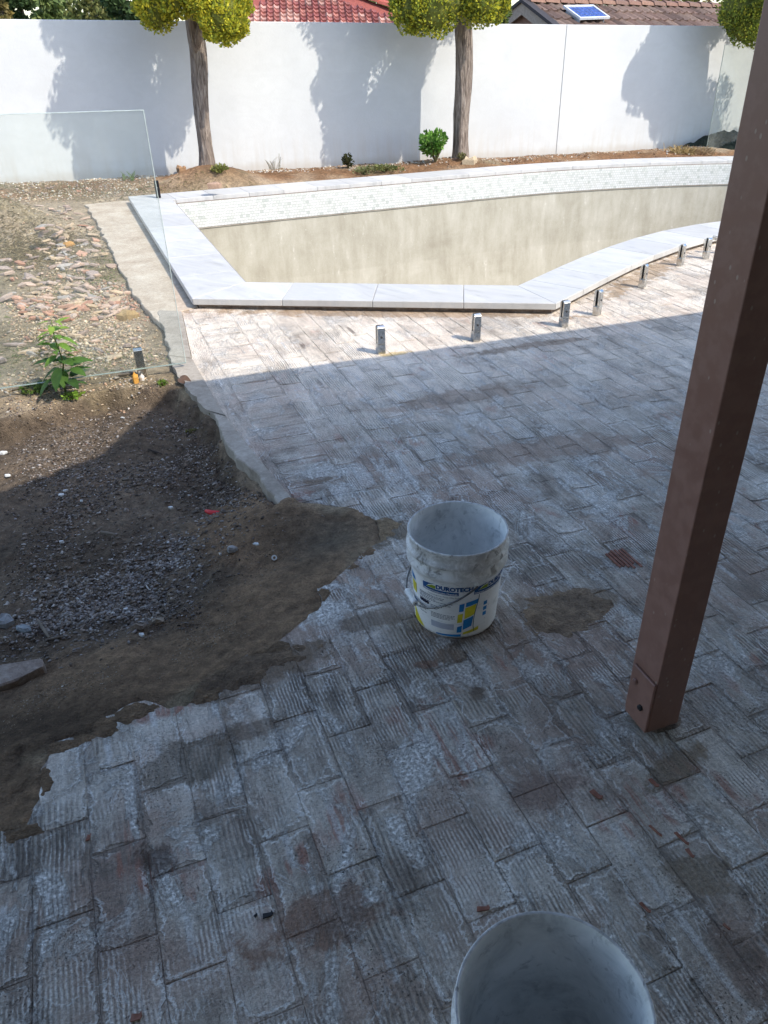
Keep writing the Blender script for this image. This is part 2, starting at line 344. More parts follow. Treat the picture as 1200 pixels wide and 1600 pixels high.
def m_render_wall():
    k = NM('white_render', .9, .15); p = k.pos(); X, Y, Z = k.sep(p)
    a = k.noise(p, .7, 5, .6); f = k.noise(p, 140, 3, .7); st = k.noise(k.comb(k.m_('MULTIPLY', X, 1), k.m_('MULTIPLY', Y, 1), k.m_('MULTIPLY', Z, .08)), 14, 4, .6)
    c = k.mix(k.rng(a, .35, .65), (.57, .575, .57), (.63, .635, .625))
    tw = k.noise(k.comb(k.m_('MULTIPLY', X, 1), Y, k.m_('MULTIPLY', Z, 1.8)), 3.2, 5, .7, 1.5, off=31); c = k.mix(k.rng(tw, .42, .62, 0, .16), c, (.50, .50, .485))
    low = k.rng(k.m_('ADD', Z, k.m_('MULTIPLY', a, .35)), .15, .75, 1, 0)
    c = k.mix(k.m_('MULTIPLY', low, k.rng(st, .42, .68, .05, .5)), c, (.52, .48, .42))
    low2 = k.rng(k.m_('ADD', Z, k.m_('MULTIPLY', k.noise(p, 6, 4), .12)), .08, .2, 1, 0)
    c = k.mix(k.m_('MULTIPLY', low2, .35), c, (.40, .33, .25))
    return k.out(c, None, k.bump(k.m_('ADD', f, k.noise(p, 40, 3)), .35, .004))
def m_poolrender():
    k = NM('pool_render', .92, .15); p = k.pos(); X, Y, Z = k.sep(p)
    a = k.noise(p, 2.2, 5, .65, .4); v = k.comb(X, Y, k.m_('MULTIPLY', Z, .22)); st = k.noise(v, 8, 5, .65); f = k.noise(p, 70, 4, .7)
    c = k.ramp(k.m_('ADD', k.m_('ADD', k.m_('MULTIPLY', a, .45), k.m_('MULTIPLY', st, .4)), k.m_('MULTIPLY', f, .15)), [(.36, (.34, .31, .245)), (.5, (.43, .40, .325)), (.64, (.52, .49, .415))])
    c = k.mix(k.m_('MULTIPLY', k.rng(st, .60, .72), k.rng(k.noise(p, 20, 5, .7, off=5), .48, .62, 0, .7)), c, (.70, .68, .62))
    c = k.mix(k.rng(k.noise(p, 30, 4, .7, off=8), .66, .72, 0, .5), c, (.70, .68, .6))
    return k.out(c, None, k.bump(f, .4, .004))
def m_bark():
    k = NM('bark', .95, .1); p = k.pos(src='obj'); X, Y, Z = k.sep(p); v = k.comb(X, Y, k.m_('MULTIPLY', Z, .12))
    a = k.noise(v, 45, 5, .7, .6); b = k.noise(p, 5, 4)
    c = k.ramp(a, [(.32, (.07, .053, .043)), (.5, (.25, .20, .165)), (.68, (.44, .375, .315))]); c = k.mix(k.rng(b, .5, .7, 0, .4), c, (.30, .24, .19))
    return k.out(c, None, k.bump(a, 1, .03))
def m_bucket(inner=False):
    k = NM('bucket_plastic_inside' if inner else 'bucket_plastic', .5, .4); p = k.pos(src='obj')
    X, Y, Z = k.sep(p)
    a = k.noise(p, 9, 5, .65, .8); b = k.noise(p, 28, 5, .7, .5, off=4); st = k.noise(k.comb(k.m_('MULTIPLY', X, .8), Y, k.m_('MULTIPLY', Z, 2.4)), 22, 5, .7, 1.4, off=9)
    if inner:
        c = k.ramp(a, [(.32, (.50, .51, .50)), (.48, (.74, .75, .73)), (.66, (.88, .88, .86))])
        c = k.mix(k.rng(st, .58, .68, 0, .6), c, (.82, .82, .80)); c = k.mix(k.rng(b, .56, .68, 0, .5), c, (.34, .35, .34))
    else:
        c = k.ramp(a, [(.3, (.72, .72, .70)), (.5, (.80, .80, .79)), (.7, (.85, .85, .84))])
        top = k.rng(Z, .215, .26)
        c = k.mix(k.m_('MULTIPLY', top, k.rng(b, .38, .60, .15, .8)), c, (.42, .41, .39))
        c = k.mix(k.m_('MULTIPLY', top, k.rng(k.noise(p, 16, 6, .7, .8, off=14), .54, .62, 0, .8)), c, (.17, .16, .145))
        c = k.mix(k.rng(st, .55, .68, 0, .5), c, (.38, .38, .36))
    return k.out(c, .55, k.bump(b, .35, .003))
def m_post():
    k = NM('brown_paint', .42, .4); p = k.pos(src='obj'); f = k.noise(p, 30, 4); X, Y, Z = k.sep(p)
    c = k.mix(k.rng(f, .4, .65), (.225, .118, .088), (.260, .142, .108))
    d = k.vor(k.comb(X, Y, k.m_('MULTIPLY', Z, .6)), 42, out='Distance'); msk = k.rng(k.noise(p, 5, 3, off=2), .44, .56)
    c = k.mix(k.m_('MULTIPLY', k.rng(d, .07, .15, .8, 0), msk), c, (.35, .27, .22))
    sc2 = k.noise(k.comb(X, Y, k.m_('MULTIPLY', Z, .3)), 90, 2, off=5); c = k.mix(k.m_('MULTIPLY', k.rng(sc2, .74, .78), .5), c, (.4, .33, .27))
    return k.out(c, k.rng(f, .3, .7, .34, .5), k.bump(f, .08, .002))
def m_leaf(name, rough=.6):
    k = NM(name, rough, .3); p = k.pos(); f = k.noise(p, 30, 2)
    c = k.mix(1, k.attr(), k.ramp(f, [(.3, (.8, .8, .8)), (.7, (1.2, 1.2, 1.2))]), 'MULTIPLY')
    k.out(c); o = k.n['Material Output']; tl = k.node('ShaderNodeBsdfTranslucent'); k.l.new(c, tl.inputs[0])
    mx = k.node('ShaderNodeMixShader'); mx.inputs[0].default_value = .38; k.l.new(k.b.outputs[0], mx.inputs[1]); k.l.new(tl.outputs[0], mx.inputs[2]); k.l.new(mx.outputs[0], o.inputs[0])
    return k.m
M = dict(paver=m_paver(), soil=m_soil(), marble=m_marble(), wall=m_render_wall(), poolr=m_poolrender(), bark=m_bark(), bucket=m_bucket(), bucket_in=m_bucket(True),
    post=m_post(), glass=m_glass(), leaf=m_leaf('foliage'), chip=m_attr('stone_chips', .85, .3, 60), tile=m_attr('mosaic_tile', .25, .06, 30, .05, .5),
    bed=m_mottle('joint_mortar', [(.3, (.06, .052, .045)), (.48, (.15, .135, .12)), (.58, (.34, .325, .30)), (.72, (.45, .43, .40))], 7, bd=.003),
    conc=m_mottle('pale_concrete', [(.3, (.36, .275, .20)), (.5, (.50, .405, .31)), (.7, (.62, .535, .43))], 5, bump=.6, bd=.006, fscale=45),
    kerb=m_mottle('kerb_concrete', [(.3, (.24, .20, .16)), (.5, (.35, .305, .25)), (.7, (.45, .40, .34))], 6, bump=.5, bd=.005, fscale=50),
    under=m_mottle('old_mortar', [(.3, (.15, .11, .085)), (.5, (.28, .22, .18)), (.7, (.42, .37, .32))], 18, bump=.9, bd=.01),
    steel=m_metal('polished_steel', (.62, .62, .60), .2), wire=m_metal('wire', (.16, .155, .15), .4), dark=m_plain('black_rubber', (.02, .02, .02), .6),
    tileroof=m_attr('roof_tile', .7, .25, 18, .2), grout=m_plain('grout', (.40, .41, .38), .9), cap=m_plain('wall_cap', (.72, .72, .71), .85),
    roofm=m_plain('roof_sheet', (.30, .29, .27), .7), brickw=m_plain('house_brick', (.32, .28, .24), .9), edge2=m_plain('glass_edge_dull', (.30, .35, .31), .4, .4), glassedge=m_plain('glass_edge', (.55, .62, .58), .3, .5))

# ------------------------------------------------------------ boundaries on the ground
WB = Vector((-5.09, 10.03, 0)); WU = Vector((cos(radians(21)), sin(radians(21)), 0)); WN = Vector((sin(radians(21)), -cos(radians(21)), 0))  # wall foot line, normal towards the garden
pool_key = [(-3.12, 8.78), (-1.49, 5.02), (.88, 4.91), (1.05, 5.14), (1.35, 5.56), (1.69, 6.01), (1.99, 6.36), (2.28, 6.65), (2.62, 6.93), (3.1, 7.2), (3.8, 7.45), (4.7, 7.75), (5.6, 8.4),
    (6.2, 9.3), (6.45, 10.3), (6.2, 11.3), (5.5, 11.95), (4.5, 12.06), (3.1, 11.8), (1.9, 11.42), (1.05, 11.05), (-.43, 10.24), (-1.88, 9.48)]
def resample(P, hard, steps):
    out = []; n = len(P); k = 0
    while k < n:
        a = Vector(P[k]); b = Vector(P[(k+1) % n]); out.append((a.x, a.y)); k += 1
    return out
def chain(P, step):
    out = [Vector(P[0])]; L = [0]
    for a, b in zip(P[:-1], P[1:]): L.append(L[-1]+hypot(b[0]-a[0], b[1]-a[1]))
    n = max(1, round(L[-1]/step)); r = []
    for i in range(n+1):
        d = L[-1]*i/n; j = max(q for q in range(len(L)) if L[q] <= d+1e-9); j = min(j, len(P)-2)
        t = (d-L[j])/(L[j+1]-L[j]); r.append((P[j][0]+(P[j+1][0]-P[j][0])*t, P[j][1]+(P[j+1][1]-P[j][1])*t))
    return r
def smoothline(P, it=2):
    for _ in range(it):
        q = [P[0]]
        for a, b in zip(P[:-1], P[1:]):
            q += [(a[0]*.75+b[0]*.25, a[1]*.75+b[1]*.25), (a[0]*.25+b[0]*.75, a[1]*.25+b[1]*.75)]
        P = q+[P[-1]]
    return P
pool_out = chain(pool_key[0:2], .59)[:-1]+chain(pool_key[1:3], .60)[:-1]+chain(smoothline(pool_key[2:]+[pool_key[0]]), .40)[:-1]
def offset(P, d):
    n = len(P); out = []
    for i in range(n):
        a = Vector(P[i-1]); b = Vector(P[i]); c = Vector(P[(i+1) % n]); e1 = (b-a).normalized(); e2 = (c-b).normalized()
        n1 = Vector((-e1.y, e1.x)); n2 = Vector((-e2.y, e2.x)); m = (n1+n2).normalized(); out.append(tuple(b+m*(d/max(.35, m.dot(n1)))))
    return out
area = sum(pool_out[i-1][0]*pool_out[i][1]-pool_out[i][0]*pool_out[i-1][1] for i in range(len(pool_out)))
SG = 1 if area > 0 else -1
pool_in = offset(pool_out, SG*.41); pool_shell = offset(pool_out, SG*.44); pool_foot = offset(pool_out, SG*.04)

PO = Vector((-.48, 2.54, 0)); PU = Vector((cos(BA), sin(BA), 0)); PV = Vector((-sin(BA), cos(BA), 0))
dirt_px = [(460, 790), (500, 792), (560, 800), (590, 818), (592, 842), (560, 866), (545, 885), (520, 905), (497, 918), (504, 938), (482, 968), (440, 1000), (395, 1020), (372, 1035), (345, 1052), (318, 1072),
    (300, 1092), (262, 1108), (240, 1102), (205, 1100), (188, 1106), (150, 1130), (145, 1150), (108, 1150), (75, 1160), (68, 1200), (70, 1235), (52, 1262), (30, 1300), (0, 1302), (-60, 1310), (-160, 1330)]
dirt_edge = [G(*p) for p in dirt_px]
kerb_out = [G(*p) for p in [(248, 486), (262, 540), (276, 580), (295, 612), (322, 640), (345, 662), (352, 690), (372, 718), (402, 742), (418, 768), (438, 788), (462, 792)]]
kerb_in = [G(*p) for p in [(285, 488), (300, 560), (345, 640), (400, 712), (464, 789)]]
strip_out = [G(*p) for p in [(133, 320), (150, 345), (163, 370), (178, 398), (182, 412), (196, 432), (205, 455), (222, 478), (236, 496), (250, 505)]]
def _rg(P, amp, step, seed):
    out = []
    for a, b in zip(P[:-1], P[1:]):
        L = hypot(b[0]-a[0], b[1]-a[1]); n = max(1, int(L/step)); nx_, ny_ = -(b[1]-a[1])/L, (b[0]-a[0])/L
        for i in range(n):
            t = i/n; x = a[0]+(b[0]-a[0])*t; y = a[1]+(b[1]-a[1])*t; d = float(fbm(np.array([x*22]), np.array([y*22]), seed, 4)[0])*amp*2; out.append((x+nx_*d, y+ny_*d))
    return out+[P[-1]]
dirt_edge = [dirt_edge[0]]+_rg(dirt_edge[1:], .028, .022, 77)
pave_poly = [kerb_in[0], kerb_in[1], kerb_in[2], kerb_in[3], kerb_in[4]]+dirt_edge[1:]+[(-3.2, -.9), (-3, -4.5), (10, -4.5), (10, 8.3), (5.8, 8.3)]+[p for p in pool_foot if (p[0] > -1.6 and p[1] < 7.9 and p[0] < 5)][::-1]
bed_poly = [G(*p) for p in [(-260, 690), (0, 650), (60, 628), (110, 618), (160, 604), (215, 600), (262, 596), (280, 600)]]+kerb_out[4:]+dirt_edge+[(-3.5, -1)]

# ------------------------------------------------------------ ground height and colour
ctrl = []
def cp(X, Y, z): ctrl.append((X, Y, z))
for t in np.arange(-3, 16, 1.0):
    q = WB+WU*t; cp(q.x, q.y, .0); q = WB+WU*t+WN*.5; cp(q.x, q.y, .06); q = WB-WU*(-t)-WN*1.5; cp(q.x, q.y, -.25)
for px, py, z in [(60, 330, -.02), (100, 400, -.03), (60, 470, -.03), (150, 500, -.03), (60, 540, -.03), (200, 560, -.03), (30, 600, -.03), (240, 575, -.02), (100, 300, 0), (180, 300, .0), (-150, 420, 0), (-200, 600, -.03)]:
    X, Y = G(px, py, z); cp(X, Y, z)
for p in pool_out[::2]: cp(p[0], p[1], -.03)
TR1 = A(322, 258, 10.22); TR2 = A(718, 244, 11.55); TR3 = A(1175, 225, 13.3)
for t_ in (TR1, TR2): cp(t_.x, t_.y, t_.z); cp(t_.x+.15, t_.y-.2, t_.z-.03)
for p in [(-1.0, 2), (0, 0), (2, 3), (4, 5), (-3, 1), (8, 4), (3, 0), (9, 12), (-4, 5)]: cp(p[0], p[1], -.05)
ctrl = np.array(ctrl)
pave_in = [(-1.5, 5.1)]
def gh(x, y):
    x = np.asarray(x, float); y = np.asarray(y, float); num = 0; den = 0
    for cx, cy, cz in ctrl:
        wt = 1/((x-cx)**2+(y-cy)**2+.02)**1.6; num = num+wt*cz; den = den+wt
    z = num/den
    # mound of dry grass at the far left, mounds at the trees
    mx, my = G(-8, 335, .15); z = z+.30*np.exp(-(((x-mx)/.42)**2+((y-my)/.5)**2))
    z = z+.06*np.exp(-(((x-TR1.x-.1)/.5)**2+((y-TR1.y+.35)/.3)**2))
    s = sdist(x+fbm(x*9, y*9, 5, 3)*.10, y+fbm(x*9, y*9, 8, 3)*.10, bed_poly)
    dk = pdist(x, y, dirt_edge, False); dkb = pdist(x, y, kerb_out, False)
    nb = np.maximum(sstep(0, .07, s), sstep(.12, .05, dk))
    zin = -.10+.0*x
    zin = np.where(dk < .55, -.001-.11*sstep(-.02, .55, dk), -.122)                       # sandy slope up to the pavers
    zin = zin+.018*np.exp(-dkb/.2)
    z = z*(1-nb)+zin*nb
    und = sstep(-.004, .05, sdist(x, y, pave_poly)); und = np.where(dk < .3, und, sstep(-.06, .03, sdist(x, y, pave_poly))); z = z*(1-und)+np.minimum(z, -.03)*und
    n1 = fbm(x*2.2, y*2.2, 1, 4)*.05+fbm(x*11, y*11, 3, 4)*.034+fbm(x*45, y*45, 9, 3)*.020
    rough = .22+.78*sstep(.10, .35, dk)
    # tooled ripples in the sand beside the pavers
    n2 = fbm(x*7+y*3, y*22-x*8, 23, 3)*.020*np.exp(-dk/.4)
    ok = 1-und*.9
    return z+(n1*rough*(.55+.45*nb)+n2*nb)*ok
def gcol(x, y):
    x = np.asarray(x, float); y = np.asarray(y, float)
    s = sdist(x+fbm(x*6, y*6, 15, 3)*.2, y+fbm(x*6, y*6, 18, 3)*.2, bed_poly); nb = sstep(-.05, .02, s)[..., None]
    dk = pdist(x, y, dirt_edge, False)
    tan_ = np.array([.47, .365, .255]); olive = np.array([.31, .245, .155]); damp = np.array([.19, .145, .105]); sand = np.array([.28, .19, .12]); rust = np.array([.27, .155, .085]); lightsand = np.array([.23, .185, .135])
    g1 = sstep(-.12, .12, fbm(x*1.3, y*1.3, 30, 4))[..., None]; c = tan_*(1-g1)+olive*g1
    dw = (x-WB.x)*WN.x+(y-WB.y)*WN.y
    r = (sstep(1.6, .9, dw)*sstep(-.15, .1, fbm(x*2, y*2, 44, 3)+.12))[..., None]; c = c*(1-r)+rust*r
    gl = (sstep(.25, .05, dw+fbm(x*5, y*5, 2)*.3)*.6)[..., None]; c = c*(1-gl)+np.array([.34, .31, .25])*gl
    wet = damp*(1+.35*fbm(x*3, y*3, 61, 3)[..., None]*2)
    sf = sstep(.50, .30, dk+fbm(x*4, y*4, 71, 3)*.22)[..., None]; wet = wet*(1-sf)+sand*sf
    lx, ly = G(520, 835); ls = np.exp(-(((x-lx)/.16)**2+((y-ly)/.14)**2)*1.2)[..., None]*.9; wet = wet*(1-ls)+lightsand*ls
    dx, dy = G(60, 1170, -.1); dsp = np.exp(-(((x-dx)/.35)**2+((y-dy)/.14)**2))[..., None]*.7; wet = wet*(1-dsp)+np.array([.05, .038, .03])*dsp
    return c*(1-nb)+wet*nb
def axis(segs):
    o = []
    for a, b, s in segs: o += list(np.arange(a, b-1e-6, s))
    return np.array(o+[segs[-1][1]])
ax = axis([(-9, -5.2, .15), (-5.2, -3, .045), (-3, .1, .016), (.1, 7, .07), (7, 10, .2)]); ay = axis([(-1.2, .8, .1), (.8, 4.3, .016), (4.3, 9, .035), (9, 15, .045)])
XX, YY = np.meshgrid(ax, ay); ZZ = gh(XX, YY); CC = gcol(XX, YY); nx = len(ax); ny = len(ay)
cxm = (XX[:-1, :-1]+XX[1:, 1:])/2; cym = (YY[:-1, :-1]+YY[1:, 1:])/2
pool_hole = offset(pool_out, SG*.30)
hide = inpoly(cxm, cym, pool_hole) | (sdist(cxm, cym, pave_poly) > .25)
idx = np.arange(nx*ny).reshape(ny, nx); keep = ~hide
q = np.stack([idx[:-1, :-1], idx[:-1, 1:], idx[1:, 1:], idx[1:, :-1]], -1)[keep]
me = bpy.data.meshes.new('ground'); vv = np.stack([XX, YY, ZZ], -1).reshape(-1, 3)
# outer sheet to the horizon
n0 = len(vv); b0, b1, b2, b3 = -9, 10, -1.2, 15; R_ = 500
ring = np.array([(b0+.02, b2+.02, -.12), (b1-.02, b2+.02, -.12), (b1-.02, b3-.02, -.3), (b0+.02, b3-.02, -.3), (-R_, -R_, -.3), (R_, -R_, -.3), (R_, R_, -.4), (-R_, R_, -.4)], float)
vv = np.vstack([vv, ring]); q = np.vstack([q, [[n0+4, n0+5, n0+1, n0], [n0+5, n0+6, n0+2, n0+1], [n0+6, n0+7, n0+3, n0+2], [n0+7, n0+4, n0, n0+3]]])
me.vertices.add(len(vv)); me.vertices.foreach_set('co', vv.ravel()); me.loops.add(len(q)*4); me.loops.foreach_set('vertex_index', q.ravel().astype(np.int32))
me.polygons.add(len(q)); me.polygons.foreach_set('loop_start', (np.arange(len(q))*4).astype(np.int32)); me.polygons.foreach_set('loop_total', np.full(len(q), 4, np.int32)); me.update(calc_edges=True)
setcol(me, np.vstack([CC.reshape(-1, 3), np.tile([.16, .14, .09], (8, 1))])); me.shade_smooth()
tag(link('ground', me, None, M['soil']), 'bare brown garden soil with a dug out bed beside the pavers', kind='structure')
def hz(x, y): return float(gh(np.array([x]), np.array([y]))[0])

# ------------------------------------------------------------ paving: mortar bed and pavers
mb = MB(); mb.prism([p for p in pave_poly], -.05, -.0017, (.25, .2, 0))
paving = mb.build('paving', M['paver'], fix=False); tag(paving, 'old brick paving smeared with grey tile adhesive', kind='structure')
def clip(poly, ax_, ay_, nx_, ny_):
    out = []; n = len(poly)
    for i in range(n):
        p = poly[i]; q_ = poly[(i+1) % n]; dp = (p[0]-ax_)*nx_+(p[1]-ay_)*ny_; dq = (q_[0]-ax_)*nx_+(q_[1]-ay_)*ny_
        if dp >= 0: out.append(p)
        if (dp > 0) != (dq > 0) and dp != dq: t = dp/(dp-dq); out.append((p[0]+(q_[0]-p[0])*t, p[1]+(q_[1]-p[1])*t))
    return out
def brick_poly(a0, b0, a1, b1):
    g = .0007; j = lambda: random.uniform(-.0013, .0013); P = []
    cs = [(a0+g, b0+g), (a1-g, b0+g), (a1-g, b1-g), (a0+g, b1-g)]
    for i in range(4):
        c0, c1 = cs[i], cs[(i+1) % 4]; P.append((c0[0]+j(), c0[1]+j()))
        for t in (.33, .66) if (i % 2 == (1 if (b1-b0) > (a1-a0) else 0)) else (.5,): P.append((c0[0]+(c1[0]-c0[0])*t+j(), c0[1]+(c1[1]-c0[1])*t+j()))
    ra = random.gauss(0, .006); ca_, cb_ = (a0+a1)/2, (b0+b1)/2; P = [(ca_+(a-ca_)-(b-cb_)*ra, cb_+(b-cb_)+(a-ca_)*ra) for a, b in P]
    if random.random() < .3:
        i = random.choice((0, 3, 5, 8)) % len(P); a, b = P[i]; q = random.uniform(.04, .14); P[i] = (a+(ca_-a)*q, b+(cb_-b)*q)
    w_ = []
    for a, b in P: q_ = PO+PU*a+PV*b; w_.append((q_.x, q_.y))
    return w_
cells = []
Bw, Bl = .1165, .236
nb_ = int(2.75/Bw)
for i in range(nb_): cells.append((0.004, i*Bw, Bl, (i+1)*Bw, 1))
for ia in range(-14, 40):
    a0 = Bl+ia*Bw; off = (ia % 2)*Bl/2+((ia*37) % 5)*.006
    for ib in range(-16, 26):
        b0 = ib*Bl+off
        if a0+Bw*.5 < Bl:
            if b0 > -.02: continue
            b1 = min(b0+Bl, 0) if b0+Bl > 0 else b0+Bl
            if b1-b0 < .04: continue
        else: b1 = b0+Bl
        cells.append((a0, b0, a0+Bw, b1, 0))
cand = []
for (a0, b0, a1, b1, rot) in cells:
    P = brick_poly(a0, b0, a1, b1); cxy = np.mean(P, 0)
    if not (-3.2 < cxy[0] < 5.2 and -.9 < cxy[1] < 8.0): continue
    px_, py_ = np.array([p[0] for p in P]), np.array([p[1] for p in P])
    ins = inpoly(px_, py_, pave_poly); d = float(sdist(np.array([cxy[0]]), np.array([cxy[1]]), pave_poly)[0])
    if not ins.all():
        if d < -.03 or not ins.any(): continue
        # clip against nearby boundary edges
        best = sorted(range(len(pave_poly)), key=lambda i: float(pdist(np.array([cxy[0]]), np.array([cxy[1]]), [pave_poly[i], pave_poly[(i+1) % len(pave_poly)]], False)[0]))[:2]
        for i in best:
            e0 = pave_poly[i]; e1 = pave_poly[(i+1) % len(pave_poly)]
            if pdist(np.array([cxy[0]]), np.array([cxy[1]]), [e0, e1], False)[0] > .15: continue
            nn = Vector((-(e1[1]-e0[1]), e1[0]-e0[0])).normalized(); mid = Vector(((e0[0]+e1[0])/2, (e0[1]+e1[1])/2))
            tp = mid+nn*.01
            if not inpoly(np.array([tp.x]), np.array([tp.y]), pave_poly)[0]: nn = -nn
            jx = random.uniform(-.004, .008); P = clip(P, mid.x-nn.x*jx, mid.y-nn.y*jx, nn.x, nn.y)
            if len(P) < 3: break
        if len(P) < 3: continue
    cand.append((P, rot, (a0, b0, a1, b1)))
def seen(P):
    x, y = np.mean(P, 0); d = y*cos(PITCH)+H*sin(PITCH); v_ = -y*sin(PITCH)+H*cos(PITCH); px_ = CX+F*x/d; py_ = CY+F*v_/d
    return (-30 < px_ < 1230) and (d > .3) and (py_ < 1640), d
cand.sort(key=lambda c: (not seen(c[0])[0], seen(c[0])[1]))
rest = MB(); cnt = 0
for P, rot, ABc in cand:
    n = len(P); c0 = np.mean(P, 0); zt = random.uniform(-.0008, .0016); tx, ty = random.uniform(-.008, .008), random.uniform(-.008, .008)
    col = (random.random(), random.random(), rot)
    def zz(p): return zt+(p[0]-c0[0])*tx+(p[1]-c0[1])*ty
    top = [(c0[0]+(p[0]-c0[0])*.986, c0[1]+(p[1]-c0[1])*.986) for p in P]
    vs = [(p[0], p[1], zz(p)) for p in top]+[(p[0], p[1], zz(p)-.0016) for p in P]+[(p[0], p[1], -.04) for p in P]
    fs = [list(range(n))]
    ar = sum(P[i][0]*P[(i+1) % n][1]-P[(i+1) % n][0]*P[i][1] for i in range(n))
    for i in range(n):
        j = (i+1) % n; fs += [[i, i+n, j+n, j], [i+n, i+2*n, j+2*n, j+n]]
    if ar < 0: fs = [f[::-1] for f in fs]
    loc_ = []
    for v_ in vs:
        d9 = Vector((v_[0], v_[1], 0))-PO; aa, bb = d9.dot(PU), d9.dot(PV); loc_.append((aa-ABc[0], ABc[2]-aa, .0) if False else ((aa-(ABc[0]+ABc[2])/2)*5+.5, (bb-(ABc[1]+ABc[3])/2)*5+.5, 1.0 if rot else 0.0))
    if cnt < 300 and seen(P)[0]:
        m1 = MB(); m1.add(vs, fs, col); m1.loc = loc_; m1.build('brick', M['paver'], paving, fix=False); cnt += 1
    else: rest.add(vs, fs, col); rest.loc += loc_
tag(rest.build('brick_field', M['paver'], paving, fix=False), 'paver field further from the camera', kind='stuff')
# soil pushed over the pavers: thin lumpy sheets whose edges sink into the brick faces
def patch(name, px, py, rx, ry, h, col, label=None, seed=0, thr=.1, rot=0, parent=None, rough=.006, kind='structure'):
    X0, Y0 = G(px, py); n = 110; u = np.linspace(-1.9, 1.9, n); gx, gy = np.meshgrid(u, u)
    x = X0+(gx*rx*cos(rot)-gy*ry*sin(rot)); y = Y0+(gx*rx*sin(rot)+gy*ry*cos(rot))
    r = np.hypot(gx, gy)+fbm(x*7, y*7, seed, 4)*1.3+fbm(x*26, y*26, seed+5, 3)*.35
    z = np.minimum(h, h*(1-r)*2.0)*1.0+fbm(x*30+y*12, y*40, seed+3, 3)*rough-.001
    ii = np.arange(n*n).reshape(n, n); kz = np.maximum.reduce([z[:-1, :-1], z[1:, :-1], z[:-1, 1:], z[1:, 1:]]) > -.006
    kz &= sdist((x[:-1, :-1]+x[1:, 1:])/2, (y[:-1, :-1]+y[1:, 1:])/2, pave_poly) > .0
    q_ = np.stack([ii[:-1, :-1], ii[:-1, 1:], ii[1:, 1:], ii[1:, :-1]], -1)[kz]
    me_ = mesh(name, np.stack([x, y, np.maximum(z, -.02)], -1).reshape(-1, 3), q_.tolist(), np.tile(col, (n*n, 1))); me_.shade_smooth()
    o = link(name, me_, parent, M['soil']); tag(o, label, kind=kind); return o
SAND = (.38, .28, .195)
patch('sand_heap', 888, 950, .17, .10, .006, SAND, 'brown sand smeared on the pavers right of the lettered bucket', 3, rot=.4, kind='stuff', rough=.008)
patch('sand_spill', 385, 1045, .17, .075, .007, (.24, .17, .115), 'sand spilt from the bed over the paver edge', 13, rot=.5, kind='stuff', rough=.008)
for i, (px, py, rx, ry) in enumerate([(212, 1112, .05, .022), (150, 1142, .045, .03), (95, 1166, .05, .02), (72, 1222, .02, .05), (548, 886, .04, .02), (505, 930, .03, .035), (425, 1012, .06, .025), (318, 1084, .06, .03), (35, 1302, .04, .02), (575, 860, .04, .03)]):
    patch('sand_spill', px, py, rx, ry, .003, (.24, .165, .105), 'thin tongue of sand over the broken paver edge', 200+i*3, rot=.4, kind='stuff', rough=.008)
patch('sand_spill', 590, 826, .09, .07, .006, (.32, .235, .15), 'sand film at the inner corner of the dug bed', 57, rot=.6, kind='stuff', rough=.007)
for i, (px, py) in enumerate([(590, 562), (735, 543), (876, 521)]):
    patch('mortar_smear', px, py, .03, .010, .003, (.62, .58, .52), 'pale mortar smear beside a fence clamp', 100+i*7, kind='stuff')

# ------------------------------------------------------------ kerb and concrete strip
def ragged(P, amp, step=.03, seed=0):
    out = []
    for a, b in zip(P[:-1], P[1:]):
        L = hypot(b[0]-a[0], b[1]-a[1]); n = max(1, int(L/step)); nx_, ny_ = -(b[1]-a[1])/L, (b[0]-a[0])/L
        for i in range(n):
            t = i/n; x = a[0]+(b[0]-a[0])*t; y = a[1]+(b[1]-a[1])*t; d = float(fbm(np.array([x*12]), np.array([y*12]), seed, 4)[0])*amp*2; out.append((x+nx_*d, y+ny_*d))
    return out+[P[-1]]
ki = kerb_in[:]; ko = ragged(kerb_out, .022, .025, 4)
for s, (lo, hi) in enumerate(((0, .34), (.34, .655), (.655, 1.0))):
    nk = len(ko); a = ko[int(lo*(nk-1)):int(hi*(nk-1))+1]
    ii = chain(ki, .02); m_ = len(ii); b = ii[int(lo*(m_-1)):int(hi*(m_-1))+1]
    if s == 2: pass
    g = .004; a2 = a[:-1] if s < 2 else a; b2 = [(p[0]+.0, p[1]) for p in b[1:]] if s else b
    poly = a2+b2[::-1]; poly = [(p[0]-PU.x*.003, p[1]-PU.y*.003) for p in poly]
    k_ = MB(); k_.prism(poly, -.14, .008+s*.002)
    if s == 0: kerb = k_.build('kerb', M['kerb']); tag(kerb, 'broken grey concrete kerb between the dug bed and the pavers', kind='structure'); bevel(kerb, .004)
    else: bevel(k_.build('kerb_piece', M['kerb'], kerb), .004)
st_in = [p for p in pool_foot if p[0] < -1.35 and p[1] > 5.0 and p[1] < 8.9]; st_in.sort(key=lambda p: -p[1])
so = ragged(strip_out, .03, .05, 9); sp = so+[G(285, 486), (st_in[-1][0]-.005, st_in[-1][1])]+[(p[0]-.004, p[1]) for p in st_in[::-1][1:]]+[(-3.2, 8.95)]
k_ = MB(); k_.prism(sp, -.16, .004); o = k_.build('concrete_strip', M['conc']); tag(o, 'weathered tan concrete strip along the short side of the pool', kind='structure'); bevel(o, .006)

